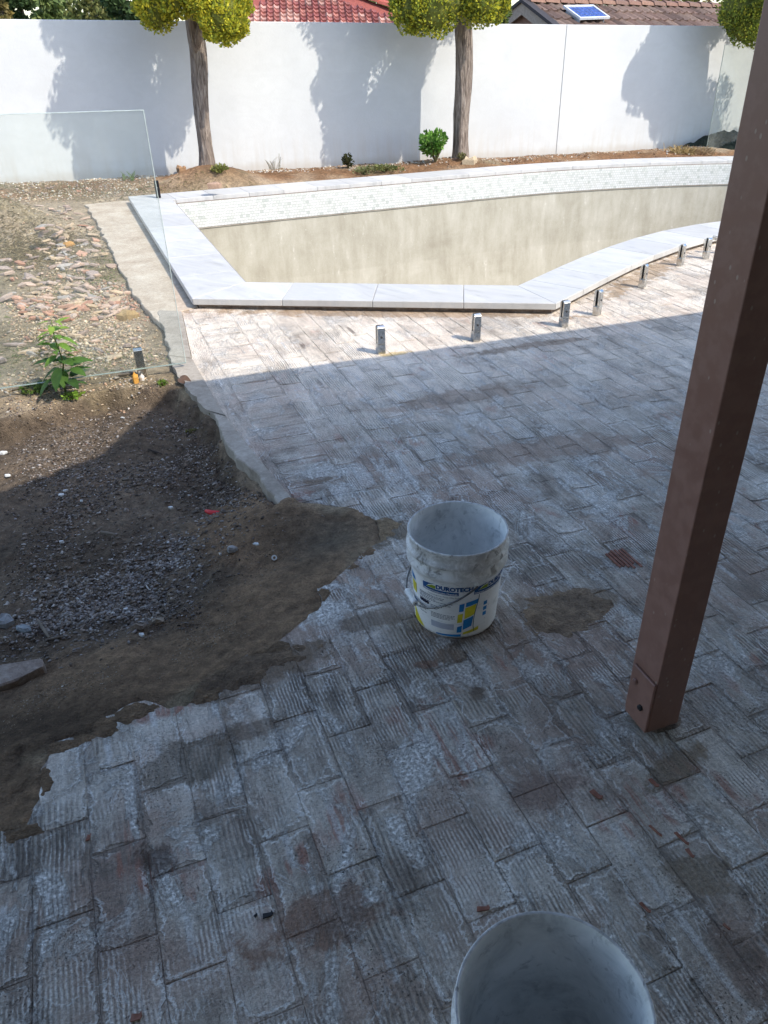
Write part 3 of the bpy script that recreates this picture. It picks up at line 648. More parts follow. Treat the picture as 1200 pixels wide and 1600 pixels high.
# ------------------------------------------------------------ swimming pool
pool = empty('swimming_pool', (0, 0, 0)); tag(pool, 'empty free form swimming pool with white stone coping and bare rendered walls', 'swimming pool')
ZT, ZU = .072, .030
N = len(pool_out); acc = 0
for i in range(N):
    j = (i+1) % N; a, b, c, d = Vector(pool_out[i]), Vector(pool_out[j]), Vector(pool_in[j]), Vector(pool_in[i])
    e = (b-a).normalized()*.0014; a += e; d += e; b -= e; c -= e; dz = random.uniform(-.0008, .0008)
    k_ = MB(); k_.prism([a, b, c, d], ZU, ZT+dz, (random.random(), random.random(), random.random()))
    bevel(k_.build('coping_slab', M['marble'], pool), .003)
k_ = MB()
for P1, P2 in ((pool_foot, pool_shell),):
    n = len(P1)
    vs = [(p[0], p[1], ZU-.001) for p in P1]+[(p[0], p[1], ZU-.001) for p in P2]+[(p[0]+random.uniform(-.008, .008), p[1]+random.uniform(-.008, .008), -.2) for p in P1]
    fs = [[i, (i+1) % n, n+(i+1) % n, n+i] for i in range(n)]+[[i, (i+1) % n, 2*n+(i+1) % n, 2*n+i] for i in range(n)]; k_.add(vs, fs)
tag(k_.build('mortar_bed', M['under'], pool), 'rough mortar bed under the coping')
k_ = MB(); n = N; zs = [ZU-.001, -.24, -.9, -1.75]; flo = [offset(pool_shell, SG*d) for d in (0, 0.003, .0, .35)]
# render surface stands a little proud of the tile bed below the waterline band
vs = [(p[0], p[1], z) for P, z in zip([pool_shell, pool_shell, pool_shell], zs[:3]) for p in P]+[(p[0], p[1], -1.6) for p in offset(pool_shell, SG*.05)]+[(p[0], p[1], zs[3]) for p in flo[3]]
fs = [[r*n+i, r*n+(i+1) % n, (r+1)*n+(i+1) % n, (r+1)*n+i] for r in range(4) for i in range(n)]
tr = tessellate_polygon([[Vector((p[0], p[1], 0)) for p in flo[3]]]); fs += [[4*n+i for i in t] for t in tr]
k_.add(vs, fs); o = k_.build('pool_shell', M['poolr'], pool); 
# mosaic band
k_ = MB(); gr = MB(); tp = []
for i in range(N): tp += chain([pool_shell[i], pool_shell[(i+1) % N]], .036)[:-1]
nt_ = len(tp); rows = 9; rh = .0285; tones = [(.68, .68, .65)]*12+[(.64, .64, .60)]*6+[(.59, .60, .56)]*3+[(.50, .52, .48)]*1
for r in range(rows):
    z1 = ZU-.004-r*rh; z0 = z1-rh+.003
    for i in range(nt_):
        a = Vector(tp[i]); b = Vector(tp[(i+1) % nt_]); dd = (b-a); 
        if dd.length < 1e-4: continue
        e = dd.normalized(); nn = Vector((-e.y, e.x))*SG; o_ = e*(dd.length*.5 if r % 2 else 0); a2 = a+o_+e*.0015+nn*.006; b2 = b+o_-e*.0015+nn*.006
        if r % 2 and i % 1 == 0:
            c_ = Vector(tp[(i+2) % nt_])-b
            if c_.length > 1e-4 and e.dot(c_.normalized()) < .98: continue
        fs = [(0, 1, 2, 3), (4, 5, 1, 0), (3, 2, 6, 7)]
        k_.add([(a2.x, a2.y, z0), (b2.x, b2.y, z0), (b2.x, b2.y, z1), (a2.x, a2.y, z1), (a2.x-nn.x*.004, a2.y-nn.y*.004, z0), (b2.x-nn.x*.004, b2.y-nn.y*.004, z0), (b2.x-nn.x*.004, b2.y-nn.y*.004, z1), (a2.x-nn.x*.004, a2.y-nn.y*.004, z1)], fs, random.choice(tones))
tag(k_.build('mosaic_band', M['tile'], pool, fix=False), 'waterline band of small white and grey green mosaic tiles', kind='stuff')
gp = offset(pool_shell, SG*.003); gr.add([(p[0], p[1], ZU-.002) for p in gp]+[(p[0], p[1], ZU-.004-rows*rh) for p in gp], [[i, (i+1) % n, n+(i+1) % n, n+i] for i in range(n)])
gr.build('grout_backing', M['grout'], pool)
lp = offset(pool_shell, SG*.010); lp2 = pool_shell; zl = ZU-.004-rows*rh
gr = MB(); gr.add([(p[0], p[1], zl-.002) for p in lp]+[(p[0], p[1], zl-.010) for p in lp]+[(p[0], p[1], zl-.002) for p in lp2]+[(p[0], p[1], zl-.010) for p in lp2], [[a_*n+i, a_*n+(i+1) % n, b_*n+(i+1) % n, b_*n+i] for a_, b_ in ((0, 1), (0, 2), (1, 3)) for i in range(n)])
gr.build('trim_strip', M['kerb'], pool)

# ------------------------------------------------------------ garden wall
wall = empty('garden_wall', tuple(WB)); tag(wall, 'long white rendered garden wall behind the pool', 'wall')
def wallseg(s0, s1, name='wall_panel'):
    k_ = MB(); vs = []
    f0 = WU*s0; f1 = WU*s1; bk = -WN*.18; hh = lambda s: 1.695-.0035*s
    for f, s in ((f0, s0), (f1, s1)):
        vs += [f+Vector((0, 0, -.5)), f+bk+Vector((0, 0, -.5)), f+Vector((0, 0, hh(s))), f+bk+Vector((0, 0, hh(s)))]
    k_.add(vs, [(0, 4, 6, 2), (1, 3, 7, 5), (2, 6, 7, 3), (0, 2, 3, 1), (4, 5, 7, 6), (0, 1, 5, 4)]); o = k_.build(name, M['wall'], wall); bevel(o, .006)
j1 = 6.0+ (A(884, 38, 12.6).x-WB.x-6*WU.x)/WU.x if False else None
def wall_s(px, py):                     # distance along the wall of a surveyed point
    x = (px-CX)/F; y = (py-CY)/F; d = Vector((x, cos(PITCH)-y*sin(PITCH), 0)); 
    # WB + s*WU = t*d
    det = WU.x*(-d.y)-WU.y*(-d.x); return ((-WB.x)*(-d.y)-(-WB.y)*(-d.x))/det
sj = wall_s(878, 130)
wallseg(-7, sj-.003); wallseg(sj+.003, 16)

# ------------------------------------------------------------ trees
def trunk_mesh(base, top, r0, r1, seed, name, parent, fork=None, bend=(0, 0)):
    k_ = MB(); base = Vector(base); top = Vector(top); m = 34; pts = []; rr = []
    for i in range(m):
        t = i/(m-1); p = base.lerp(top, t); p = p+Vector((sin(t*pi)*bend[0]+sin(t*11+seed)*.008, sin(t*pi)*bend[1], 0)); pts.append(p)
        rr.append((r0*(1-t)+r1*t)*(1+.55*math.exp(-t*14)))
    def prof(a, t):
        n_ = float(fbm(np.array([a*9+seed+t*1.5]), np.array([t*5+seed]), seed, 3)[0]); return 1+.10*sin(2*pi*a*3+seed+t*2.2)+.06*sin(2*pi*a*5+seed*2-t*3)+.25*n_+.05*sin(2*pi*a*11+t*4)
    k_.tube(pts, rr, 40, True, prof=prof); return k_.build(name, M['bark'], parent, smooth=True, fix=False)
def sprays(k_, c, r, n, size, pal, up=.5, rnd=random):
    c = Vector(c)
    for _ in range(n):
        d = Vector((rnd.gauss(0, 1), rnd.gauss(0, 1), rnd.gauss(0, 1)))
        if d.length < 1e-3: continue
        d.normalize(); rad = rnd.uniform(.78, 1.08); p = c+Vector((d.x*r[0], d.y*r[1], d.z*r[2]))*rad
        dirn = (d+Vector((rnd.uniform(-.4, .4), rnd.uniform(-.4, .4), up+rnd.uniform(-.3, .5)))).normalized()
        s = size*rnd.uniform(.6, 1.3); side = dirn.cross(Vector((rnd.gauss(0, 1), rnd.gauss(0, 1), rnd.gauss(0, 1)))).normalized()*s*.36
        col = rnd.choice(pal); f = rnd.uniform(.75, 1.25); col = tuple(q_*f for q_ in col)
        k_.add([p-dirn*s*.5, p+side, p+dirn*s*.55, p-side], [(0, 1, 2, 3)], col)
GOLD = [(.62, .55, .05), (.56, .52, .05), (.46, .47, .05), (.68, .58, .06), (.36, .40, .05), (.26, .31, .045)]
DKG = [(.24, .30, .05), (.34, .37, .05), (.18, .23, .045), (.46, .45, .06), (.12, .16, .04)]
def golden_tree(base, top, r0, r1, lobes, seed, label, pal, bend=(0, 0), branches=(), n=1000, size=.034):
    rnd = random.Random(seed); t = empty('conifer_tree', tuple(base)); inv = Vector(base)
    tag(t, label, 'tree', 'clipped conifers in front of the white wall')
    o = trunk_mesh((0, 0, -.1), Vector(top)-inv, r0, r1, seed, 'trunk', t, bend=bend)
    for (p0, p1, ra, rb) in branches:
        k_ = MB(); p0 = Vector(p0)-inv; p1 = Vector(p1)-inv; mid = (p0+p1)/2+Vector((.02, 0, .05)); k_.tube([p0, mid, p1], [ra, (ra+rb)/2, rb], 14); k_.build('branch', M['bark'], t, smooth=True)
    k_ = MB(); core = MB()
    for (c, r) in lobes:
        sh = rnd.uniform(.7, 1.25); pal_ = [tuple(q*sh for q in cc_) for cc_ in pal]
        c = Vector(c)-inv; r = (r, r*.95, r*1.1)
        # solid twiggy heart of every lobe
        nu, nv = 10, 7; vs = []
        for iv in range(nv+1):
            for iu in range(nu):
                th = pi*iv/nv; ph = 2*pi*iu/nu; q_ = .74+rnd.uniform(-.1, .08); vs.append(c+Vector((r[0]*sin(th)*cos(ph), r[1]*sin(th)*sin(ph), r[2]*cos(th)))*q_)
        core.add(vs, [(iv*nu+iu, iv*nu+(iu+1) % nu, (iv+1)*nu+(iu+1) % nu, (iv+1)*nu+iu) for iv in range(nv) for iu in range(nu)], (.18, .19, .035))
        # sub puffs over the lobe surface
        for _ in range(14):
            d = Vector((rnd.gauss(0, 1), rnd.gauss(0, 1), rnd.gauss(0, 1))).normalized(); s = r[0]*rnd.uniform(.26, .40); sprays(k_, c+Vector((d.x*r[0], d.y*r[1], d.z*r[2]))*.84, (s, s, s*1.15), int(n/9*(s/.07)**1.2), size, pal_, .7, rnd)
        sprays(k_, c, r, int(n*.9), size, pal_, .6, rnd)
    cr = core.mesh('c'); k_.v, k_.f, k_.c = k_.v, k_.f, k_.c
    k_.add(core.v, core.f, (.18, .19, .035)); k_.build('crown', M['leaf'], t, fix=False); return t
def crown_lobes(cx, cy, z0, z1, R, seed, first, r=(.17, .26), n=46):
    rnd = random.Random(seed); L = list(first)
    for i in range(n):
        t = rnd.random(); z = z0+(z1-z0)*t; rr = R*sqrt(max(.08, 1-(2*t-.9)**2/1.3)); a = rnd.uniform(0, 2*pi); q_ = rr*rnd.uniform(.35, .85); L.append(((cx+q_*cos(a), cy+q_*sin(a), z), rnd.uniform(*r)))
    return L
# tree one (left)
b = TR1; pf = [(A(245, 13, 9.72), .21), (A(232, -4, 9.72), .17), (A(268, -9, 9.62), .2), (A(345, 19, 9.68), .24), (A(358, 31, 9.72), .19), (A(335, 36, 9.85), .15), (A(372, 3, 9.80), .14), (A(366, 33, 9.85), .13), (A(305, -9, 9.62), .2), (A(240, 21, 9.80), .13)]
golden_tree(b, A(299, -20, 10.22), .075, .092, crown_lobes(A(302, 0, 10.22).x+.22, 10.22, 2.05, 4.3, 1.0, 11, pf), 1, 'leftmost golden conifer, bare leaning trunk rising from a soil mound', GOLD, branches=[(A(303, 90, 10.17), A(326, -10, 10.12), .04, .055)])
b = TR2; pf = [(A(655, 22, 11.05), .20), (A(640, 8, 11.05), .24), (A(680, 12, 10.9), .26), (A(745, 8, 11.0), .22), (A(770, 6, 11.05), .2), (A(700, 0, 10.95), .25), (A(755, 0, 10.9), .2), (A(782, 3, 11.05), .12), (A(628, 0, 11.05), .14)]
golden_tree(b, A(724, -20, 11.55), .088, .115, crown_lobes(A(702, 0, 11.5).x+.14, 11.5, 2.15, 4.3, 1.12, 12, pf), 2, 'middle conifer with a straight dark trunk behind the pool', DKG+GOLD[:3], bend=(.02, 0), branches=[(A(716, 50, 11.55), A(698, 5, 11.5), .035, .03)])
b = TR3; pf = [(A(1240, 40, 13.0), .4), (A(1300, 70, 12.8), .42), (A(1370, 110, 12.7), .45), (A(1300, 20, 12.9), .5), (A(1380, 40, 12.8), .5), (A(1440, 80, 12.7), .5), (A(1340, 150, 12.8), .42), (A(1420, 150, 12.7), .45), (A(1270, 95, 12.9), .36), (A(1500, 130, 12.7), .5), (A(1400, 90, 12.5), .5), (A(1165, 40, 13.0), .24), (A(1150, 10, 13.0), .26), (A(1185, 30, 13.0), .3), (A(1180, 0, 13.0), .3), (A(1143, 20, 13.1), .15)]
golden_tree((A(1205, 225, 13.2).x, 13.2, .0), A(1205, -20, 13.2), .11, .13, crown_lobes(A(1200, 0, 13.2).x-.05, 13.2, 2.25, 4.3, 1.1, 13, pf), 3, 'rightmost conifer crown half hidden behind the brown post', DKG)

# ------------------------------------------------------------ far trees beyond the wall
def far_tree(px, py, Y, rx, rz, n, leaf, pal, label, name='tree', seed=0, conif=False):
    rnd = random.Random(seed*13+5); c = A(px, py, Y); t = empty(name, (c.x, Y, -.4)); tag(t, label, 'tree', 'trees beyond the white wall'); o = Vector((c.x, Y, -.4)); cc = c-o
    k_ = MB(); k_.tube([(0, 0, 0), (.05, 0, cc.z*.5), (0, .05, cc.z+rz*.5)], [.12, .1, .04], 10); k_.build('trunk', M['bark'], t, smooth=True)
    k_ = MB()
    for i in range(26):
        a = rnd.uniform(0, 2*pi); q_ = sqrt(rnd.random()); z = rnd.uniform(-1, 1); w_ = sqrt(1-z*z*.8); p = cc+Vector((rx*q_*w_*cos(a), rx*.7*q_*w_*sin(a), rz*z)); s = rx*rnd.uniform(.22, .4)
        sprays(k_, p, (s, s, s*.8), n, leaf, pal, .1 if not conif else -.6, rnd)
    k_.build('crown', M['leaf'], t, fix=False)
MID = [(.15, .21, .06), (.20, .26, .08), (.10, .15, .045), (.26, .30, .10)]; DARK = [(.06, .10, .035), (.08, .13, .045), (.035, .06, .02)]; OL = [(.15, .17, .05), (.20, .20, .06), (.10, .12, .04)]; RED = [(.16, .09, .07), (.12, .09, .05), (.20, .12, .09)]; YEL = [(.35, .27, .08), (.28, .22, .08), (.16, .15, .05)]
far_tree(-8, 0, 16, .28, .6, 60, .10, YEL, 'yellowing palm like tree at the far left above the wall', 'palm_tree', 1)
far_tree(24, -8, 18, .35, .6, 90, .10, DARK, 'dark shrubby tree near the left end of the wall', 'tree', 2)
far_tree(62, 2, 17, .42, .5, 90, .12, MID, 'drooping mid green casuarina tree above the left wall', 'casuarina_tree', 3, True)
far_tree(96, 22, 22, .45, .32, 60, .10, MID, 'small pale green tree below the patch of blue sky', 'tree', 4)
far_tree(138, -8, 24, .35, .35, 60, .10, RED, 'reddish brown tree right of the blue sky patch', 'tree', 5)
far_tree(150, 26, 19, .6, .28, 90, .09, OL, 'low olive green hedge tree left of the golden conifer', 'tree', 6)
far_tree(195, 5, 16, .42, .5, 110, .10, DARK, 'dark glossy tree directly left of the golden conifer', 'tree', 7)
far_tree(88, -14, 26, .35, .25, 50, .12, DARK, 'dark branch tip hanging above the pale green tree', 'tree', 8)
far_tree(766, 10, 15.5, .28, .3, 90, .09, OL+MID, 'yellow green bush between the middle conifer and brown gable', 'tree', 9)
far_tree(605, -4, 27, .8, .25, 60, .12, MID, 'pale green tree behind the red roof hip', 'tree', 11)
far_tree(1050, -18, 34, 3.0, .65, 120, .18, OL+YEL, 'long pale tree line above the brown roof ridge', 'tree', 12)
far_tree(880, -22, 34, 1.6, .6, 120, .18, MID+OL, 'green tree above the solar panel', 'tree', 13)

# ------------------------------------------------------------ neighbouring houses
def tiled(root, O, eu, dn, ncol, nrow, tw, th, pal, name='roof_tiles', seed=0, xlim=None, sag=.03):
    rnd = random.Random(seed); k_ = MB(); nrm = eu.cross(dn); nrm = nrm if nrm.z > 0 else -nrm
    for r in range(nrow):
        for c in range(ncol):
            if xlim and not xlim(c*tw, r*th): continue
            p = O+eu*(c*tw)+dn*(r*th); lift = nrm*(.012+rnd.uniform(0, .008)); col = rnd.choice(pal); f = rnd.uniform(.8, 1.2); col = tuple(q_*f for q_ in col)
            vs = []
            for kx, hx in ((0, .0), (.22, .035), (.45, .0), (.6, -.008), (.97, .0)):
                vs += [p+eu*tw*kx+nrm*hx, p+eu*tw*kx+dn*th*1.06+nrm*hx+lift*2.2, p+eu*tw*kx+dn*th*1.06+nrm*(hx-.03)]
            k_.add(vs, [f_ for i in range(4) for f_ in ((i*3, i*3+3, i*3+4, i*3+1), (i*3+1, i*3+4, i*3+5, i*3+2))], col)
    return tag(k_.build(name, M['tileroof'], root, fix=False), kind='stuff')
def cap_piece(k_, a, b, r, col):
    a = Vector(a); b = Vector(b); d = (b-a).normalized(); s = d.cross(Vector((0, 0, 1))).normalized(); up = s.cross(d); vs = []
    for p, q_ in ((a, 1.0), (b, 1.12)):
        for t in (-90, -50, 0, 50, 90): vs.append(p+s*sin(radians(t))*r*q_+up*(cos(radians(t))*r*.75*q_-.0))
    k_.add(vs, [(i, i+1, i+6, i+5) for i in range(4)]+[(5, 6, 7, 8, 9), (4, 3, 2, 1, 0)], col)
# brown tiled house with gable and solar panel
hs = empty('tiled_house', (0, 0, 0)); tag(hs, 'neighbouring house with brown tiled roof, gable end and small solar panel', 'house')
r0 = A(823, 4, 18.0); r1 = A(1132, 14, 21.6); r1.z = r0.z; ru = (r1-r0); ru.z = 0; ru.normalize(); rp = Vector((ru.y, -ru.x, 0)); pitch = radians(24); dn = (rp*cos(pitch)-Vector((0, 0, sin(pitch)))).normalized(); dn2 = (-rp*cos(pitch)-Vector((0, 0, sin(pitch)))).normalized()
BR = [(.15, .095, .075), (.18, .12, .095), (.12, .08, .065), (.20, .14, .11)]
RL = 11.0
k_ = MB(); nl = rp.cross(ru)
for d_ in (dn, dn2):
    a_ = r0-Vector((0, 0, .02)); b_ = a_+ru*RL; k_.add([a_, b_, b_+d_*3.4, a_+d_*3.4], [(0, 1, 2, 3)], (.1, .07, .055))
k_.build('roof_deck', M['tileroof'], hs)
tiled(hs, r0+dn*.05+Vector((0, 0, .015)), ru, dn, int(RL/.24), 9, .24, .34, BR, 'roof_tiles', 3)
for i in range(int(RL/.40)):
    k_ = MB(); col = random.choice([(.20, .11, .08), (.23, .13, .09), (.17, .10, .075)]); cap_piece(k_, r0+ru*(i*.40+.42)+Vector((0, 0, .0)), r0+ru*(i*.40)+Vector((0, 0, .015)), .12, col); k_.build('ridge_tile', M['tileroof'], hs)
M['fascia'] = m_plain('fascia_paint', (.33, .27, .22), .7); M['barge'] = m_plain('barge_tile', (.045, .04, .042), .7); M['hwall'] = m_plain('brick_wall', (.22, .13, .10), .9)
k_ = MB(); fo = r0-ru*.02
for d_ in (dn, dn2): 
    for (o1, o2, t0, t1, mt) in (): pass
bt = MB(); bf = MB()
for d_ in (dn, dn2):
    up = Vector((0, 0, 1)); a_ = fo+up*.06; b_ = a_+d_*3.4
    bt.add([a_-ru*.14, b_-ru*.14, b_-ru*.14-up*.06, a_-ru*.14-up*.06, a_+ru*.05, b_+ru*.05, b_+ru*.05-up*.06, a_+ru*.05-up*.06], [(0, 1, 2, 3), (4, 7, 6, 5), (0, 4, 5, 1), (3, 2, 6, 7)])
    a2 = fo-up*.0; b2 = a2+d_*3.4; bf.add([a2-ru*.10, b2-ru*.10, b2-ru*.10-up*.2, a2-ru*.10-up*.2, a2-ru*.06, b2-ru*.06, b2-ru*.06-up*.2, a2-ru*.06-up*.2], [(0, 1, 2, 3), (4, 7, 6, 5), (0, 4, 5, 1), (3, 2, 6, 7)])
bt.build('barge_capping', M['barge'], hs); bf.build('barge_board', M['fascia'], hs)
k_ = MB(); g0 = r0+ru*.0; k_.prism([(0, 0), (1, 0), (1, 1), (0, 1)], 0, 1); k_ = MB()
gb = r0-Vector((0, 0, .04)); gl = gb+dn*3.2; gr_ = gb+dn2*3.2
k_.add([gb, gl, gr_, gl*1, gr_*1], []) ; k_ = MB()
gl2 = Vector((gl.x, gl.y, -.5)); gr2 = Vector((gr_.x, gr_.y, -.5)); L_ = ru*(RL-.3)
k_.add([gb, gl, gl2, gr2, gr_, gl+L_, gl2+L_, gr_+L_, gr2+L_, gb+L_], [(0, 1, 2, 3, 4), (1, 5, 6, 2), (4, 3, 8, 7), (9, 7, 8, 6, 5)]); k_.build('brick_wall', M['hwall'], hs)
# solar panel
M['cell'] = m_plain('solar_cell', (.02, .05, .24), .15, .6, .25, 9); M['alu'] = m_plain('panel_frame', (.62, .64, .66), .35, .5)
nrmr = ru.cross(dn); nrmr = nrmr if nrmr.z > 0 else -nrmr
sp_ = empty('solar_panel', tuple(r0)); tag(sp_, 'small blue solar panel in a pale frame on the brown tiled roof', 'solar panel')
pu = ru; po = Vector((0, 0, 0))
def roofpt(px, py):     # surveyed point on the roof slope
    x = (px-CX)/F; y = (py-CY)/F; d = Vector((x, cos(PITCH)-y*sin(PITCH), -sin(PITCH)-y*cos(PITCH))); c0 = Vector((0, 0, H)); t = (r0+nrmr*.10-c0).dot(nrmr)/d.dot(nrmr); return c0+d*t
q0, q1, q2, q3 = roofpt(880, 11), roofpt(925, 11), roofpt(953, 29), roofpt(905, 32)
e1 = ((q1-q0)+(q2-q3))/2; e2 = ((q3-q0)+(q2-q1))/2; cen = (q0+q1+q2+q3)/4; 
def pq(a, b, up=0): return cen+e1*(a-.5)+e2*(b-.5)+nrmr*up-r0
k_ = MB()
def slabp(k_, a0, a1, b0, b1, u0, u1):
    vs = [pq(a, b, u) for u in (u0, u1) for a, b in ((a0, b0), (a1, b0), (a1, b1), (a0, b1))]; k_.add(vs, [(0, 3, 2, 1), (4, 5, 6, 7), (0, 1, 5, 4), (1, 2, 6, 5), (2, 3, 7, 6), (3, 0, 4, 7)])
slabp(k_, 0, 1, 0, .07, 0, .04); slabp(k_, 0, 1, .93, 1, 0, .04); slabp(k_, 0, .05, .07, .93, 0, .04); slabp(k_, .95, 1, .07, .93, 0, .04); k_.build('panel_frame', M['alu'], sp_)
k_ = MB(); slabp(k_, .05, .95, .07, .93, .005, .020); k_.build('backing_sheet', M['alu'], sp_)
for i in range(6):
    for j in range(4):
        k_ = MB(); a0 = .06+i*.148; b0 = .09+j*.21; slabp(k_, a0+.006, a0+.140, b0+.012, b0+.198, .021, .026); k_.build('solar_cell', M['cell'], sp_)
for a in (.08, .9): k_ = MB(); slabp(k_, a, a+.02, .1, .9, -.09, 0); k_.build('mounting_rail', M['alu'], sp_)
# red tiled house
rh_ = empty('tiled_house', (0, 0, 0)); tag(rh_, 'neighbouring house with a red tiled hip roof', 'house')
RD = [(.30, .11, .09), (.34, .14, .11), (.24, .08, .07), (.46, .27, .22)]
ea, eb = A(330, 60, 19.0), A(665, 40, 19.6); ea.z = eb.z = 1.72; eu = (eb-ea).normalized(); W_ = (eb-ea).length; bk = Vector((-eu.y, eu.x, 0)); pt = radians(23)
ha = A(388, 14, 19.6)
dnr = (-bk*cos(pt)-Vector((0, 0, sin(pt)))).normalized(); nrm_ = eu.cross(dnr); nrm_ = nrm_ if nrm_.z > 0 else -nrm_
def plane_pt(px, py, P0, n_):
    x = (px-CX)/F; y = (py-CY)/F; d = Vector((x, cos(PITCH)-y*sin(PITCH), -sin(PITCH)-y*cos(PITCH))); c0 = Vector((0, 0, H)); return c0+d*((P0-c0).dot(n_)/d.dot(n_))
hr0 = plane_pt(640, 31, ea, nrm_); hr1 = plane_pt(540, 0, ea, nrm_); hl0 = plane_pt(382, 14, ea, nrm_); hl1 = plane_pt(412, 0, ea, nrm_)
hrd = (hr1-hr0); hld = (hl1-hl0)
def ext(P0, d, z): return P0+d*((z-P0.z)/d.z)
zt = 2.75; zb = 1.45; c1, c2, c3, c4 = ext(hl0, hld, zb), ext(hr0, hrd, zb), ext(hr0, hrd, zt), ext(hl0, hld, zt)
if (c3-c4).dot(eu) < .3: 
    mid = (c3+c4)/2; c3 = mid+eu*.15; c4 = mid-eu*.15
k_ = MB(); back = bk*6
k_.add([c1, c2, c3, c4, c2+back, c1+back], [(0, 1, 2, 3), (1, 4, 2), (3, 2, 4, 5), (0, 3, 5)], (.28, .08, .06)); k_.add([c1, c2, c2+back, c1+back]+[Vector((p.x, p.y, -.5)) for p in (c1, c2, c2+back, c1+back)], [(0, 1, 5, 4), (1, 2, 6, 5), (2, 3, 7, 6), (3, 0, 4, 7)], (.5, .45, .4)); k_.build('roof_deck', M['tileroof'], rh_)
up_ = -dnr; T = MB(); Lr = (c4-c1).length
def inside(a, b):
    p = c4+eu*a+dnr*b; z = p.z; l = ext(hl0, hld, z); r = ext(hr0, hrd, z); return (p-l).dot(eu) > -.05 and (r-p).dot(eu) > .05
O_ = c4-eu*6+nrm_*.01; 
def inside2(a, b): p = O_+eu*a+dnr*b; z = p.z; l = ext(hl0, hld, z); r = ext(hr0, hrd, z); return (p-l).dot(eu) > -.05 and (r-p).dot(eu) > .08
tiled(rh_, O_, eu, dnr, 90, 17, .14, .19, RD, 'roof_tiles', 5, inside2)
for (p0, p1) in ((c2, c3), (c1, c4)):
    L2 = (p1-p0).length; d = (p1-p0).normalized(); m_ = int(L2/.36)
    for i in range(m_):
        k_ = MB(); cap_piece(k_, p0+d*((i+1)*.36+.02)+nrm_*.03, p0+d*(i*.36)+nrm_*.05, .11, random.choice([(.48, .13, .08), (.42, .11, .075), (.52, .16, .10)])); k_.build('hip_tile', M['tileroof'], rh_)

# ------------------------------------------------------------ verandah: roof over the camera side, brown post, house wall
hsh = 2.4/tan(SUN_EL); SH = Vector((SUN_H.x, SUN_H.y))*hsh
roof_poly = [(Vector(p)+SH) for p in [(-1.21, 3.68), (-1.32, 3.08), (-1.69, 2.66)]]
roof_poly = [(p.x, p.y) for p in roof_poly]
e_ = roof_poly[2]; roof_poly += [(e_[0]-U.x*5, e_[1]-U.y*5), (e_[0]-U.x*5+1.5, -5), (9, -5), (roof_poly[0][0]+U.x*8, roof_poly[0][1]+U.y*8)]
vr = empty('verandah_roof', (0, 0, 0)); tag(vr, 'verandah roof of the house shading the near paving', 'roof')
k_ = MB(); k_.prism(roof_poly, 2.40, 2.50); k_.build('roof_sheet', M['roofm'], vr)
pc = Vector(G(1011, 1145, .02)+(0,)); PCN = pc+U*.05+V*.05
k_ = MB(); k_.box(PCN+Vector((0, 0, 2.32))-U*.0, (6, .09, .15), Matrix.Rotation(ANG, 3, 'Z')); k_.build('beam', M['post'], vr)
hw = MB(); c_ = -V*1.25; 
hwall = empty('house_wall', tuple(c_)); tag(hwall, 'brick wall of the house behind the verandah', 'wall'); hw.box((0, 0, 1.3), (14, .2, 2.7), Matrix.Rotation(ANG, 3, 'Z')); hw.build('brickwork', M['brickw'], hwall)
post = empty('verandah_post', (PCN.x, PCN.y, .018), ANG); tag(post, 'brown painted square steel post with a bolted foot plate on the pavers', 'post')
k_ = MB(); k_.box((-.002, 0, 1.115), (.096, .1, 2.23)); bevel(k_.build('post_shaft', M['post'], post), .003, 2)
k_ = MB(); k_.box((-.0542, -.006, .085), (.008, .088, .165)); bevel(k_.build('foot_plate', M['post'], post), .002)
k_ = MB(); k_.box((0, 0, -.008), (.05, .05, .02)); k_.build('stirrup', M['dark'], post)
for (yy, zz_) in ((.018, .125), (-.018, .065)):
    k_ = MB(); pr = [(.0, .0), (.009, .0), (.009, .004), (.006, .007), (0, .0075)]; k_.lathe(pr[1:], 6); k_.v = [(-.0582-v_[2], yy+v_[0], zz_+v_[1]) for v_ in k_.v]; k_.f.append(list(range(18, 24))); k_.build('bolt', M['dark'] if yy < 0 else M['post'], post)

patch('mortar_crust', 1030, 1128, .055, .035, .005, (.30, .24, .19), 'dusty mortar crumbs under the brown post', 301, kind='stuff', rough=.006)
# ------------------------------------------------------------ glass fence clamps and panels
def clamp(x, y, z, ang, label, h=.165, grp='steel glass fence clamps'):
    t = empty('fence_clamp', (x, y, z), ang); tag(t, label, 'fence clamp', grp); w_, th, gp_ = .045, .015, .013
    k_ = MB(); k_.box((0, 0, .03), (w_, 2*th+gp_, .06))
    bevel(k_.build('clamp_base', M['steel'], t), .002, 2)
    for s in (-1, 1):
        yb = s*(gp_/2+th/2); k_ = MB(); y0, y1 = yb-th/2, yb+th/2; ht = [(y0, h-(.012 if s < 0 else 0)), (y1, h-(.012 if s > 0 else 0))]
        vs = [(xx, yy, .0602) for xx in (-w_/2, w_/2) for yy in (y0, y1)]+[(xx, yy, zz_) for xx in (-w_/2, w_/2) for yy, zz_ in ht]
        k_.add(vs, [(0, 1, 3, 2), (4, 6, 7, 5), (0, 4, 5, 1), (2, 3, 7, 6), (0, 2, 6, 4), (1, 5, 7, 3)]); bevel(k_.build('jaw', M['steel'], t), .002, 2)
        k_ = MB(); k_.box((0, s*(gp_/2-.0015), .11), (w_*.8, .003, .09)); k_.build('rubber_pad', M['dark'], t)
    k_ = MB(); k_.lathe([(.007, 0), (.007, .003), (.004, .004)], 10); k_.f.append(list(range(20, 30))); k_.v = [(v_[0], -(gp_/2+th)-v_[2], .10+v_[1]) for v_ in k_.v]; k_.build('screw', M['wire'], t)
    return t
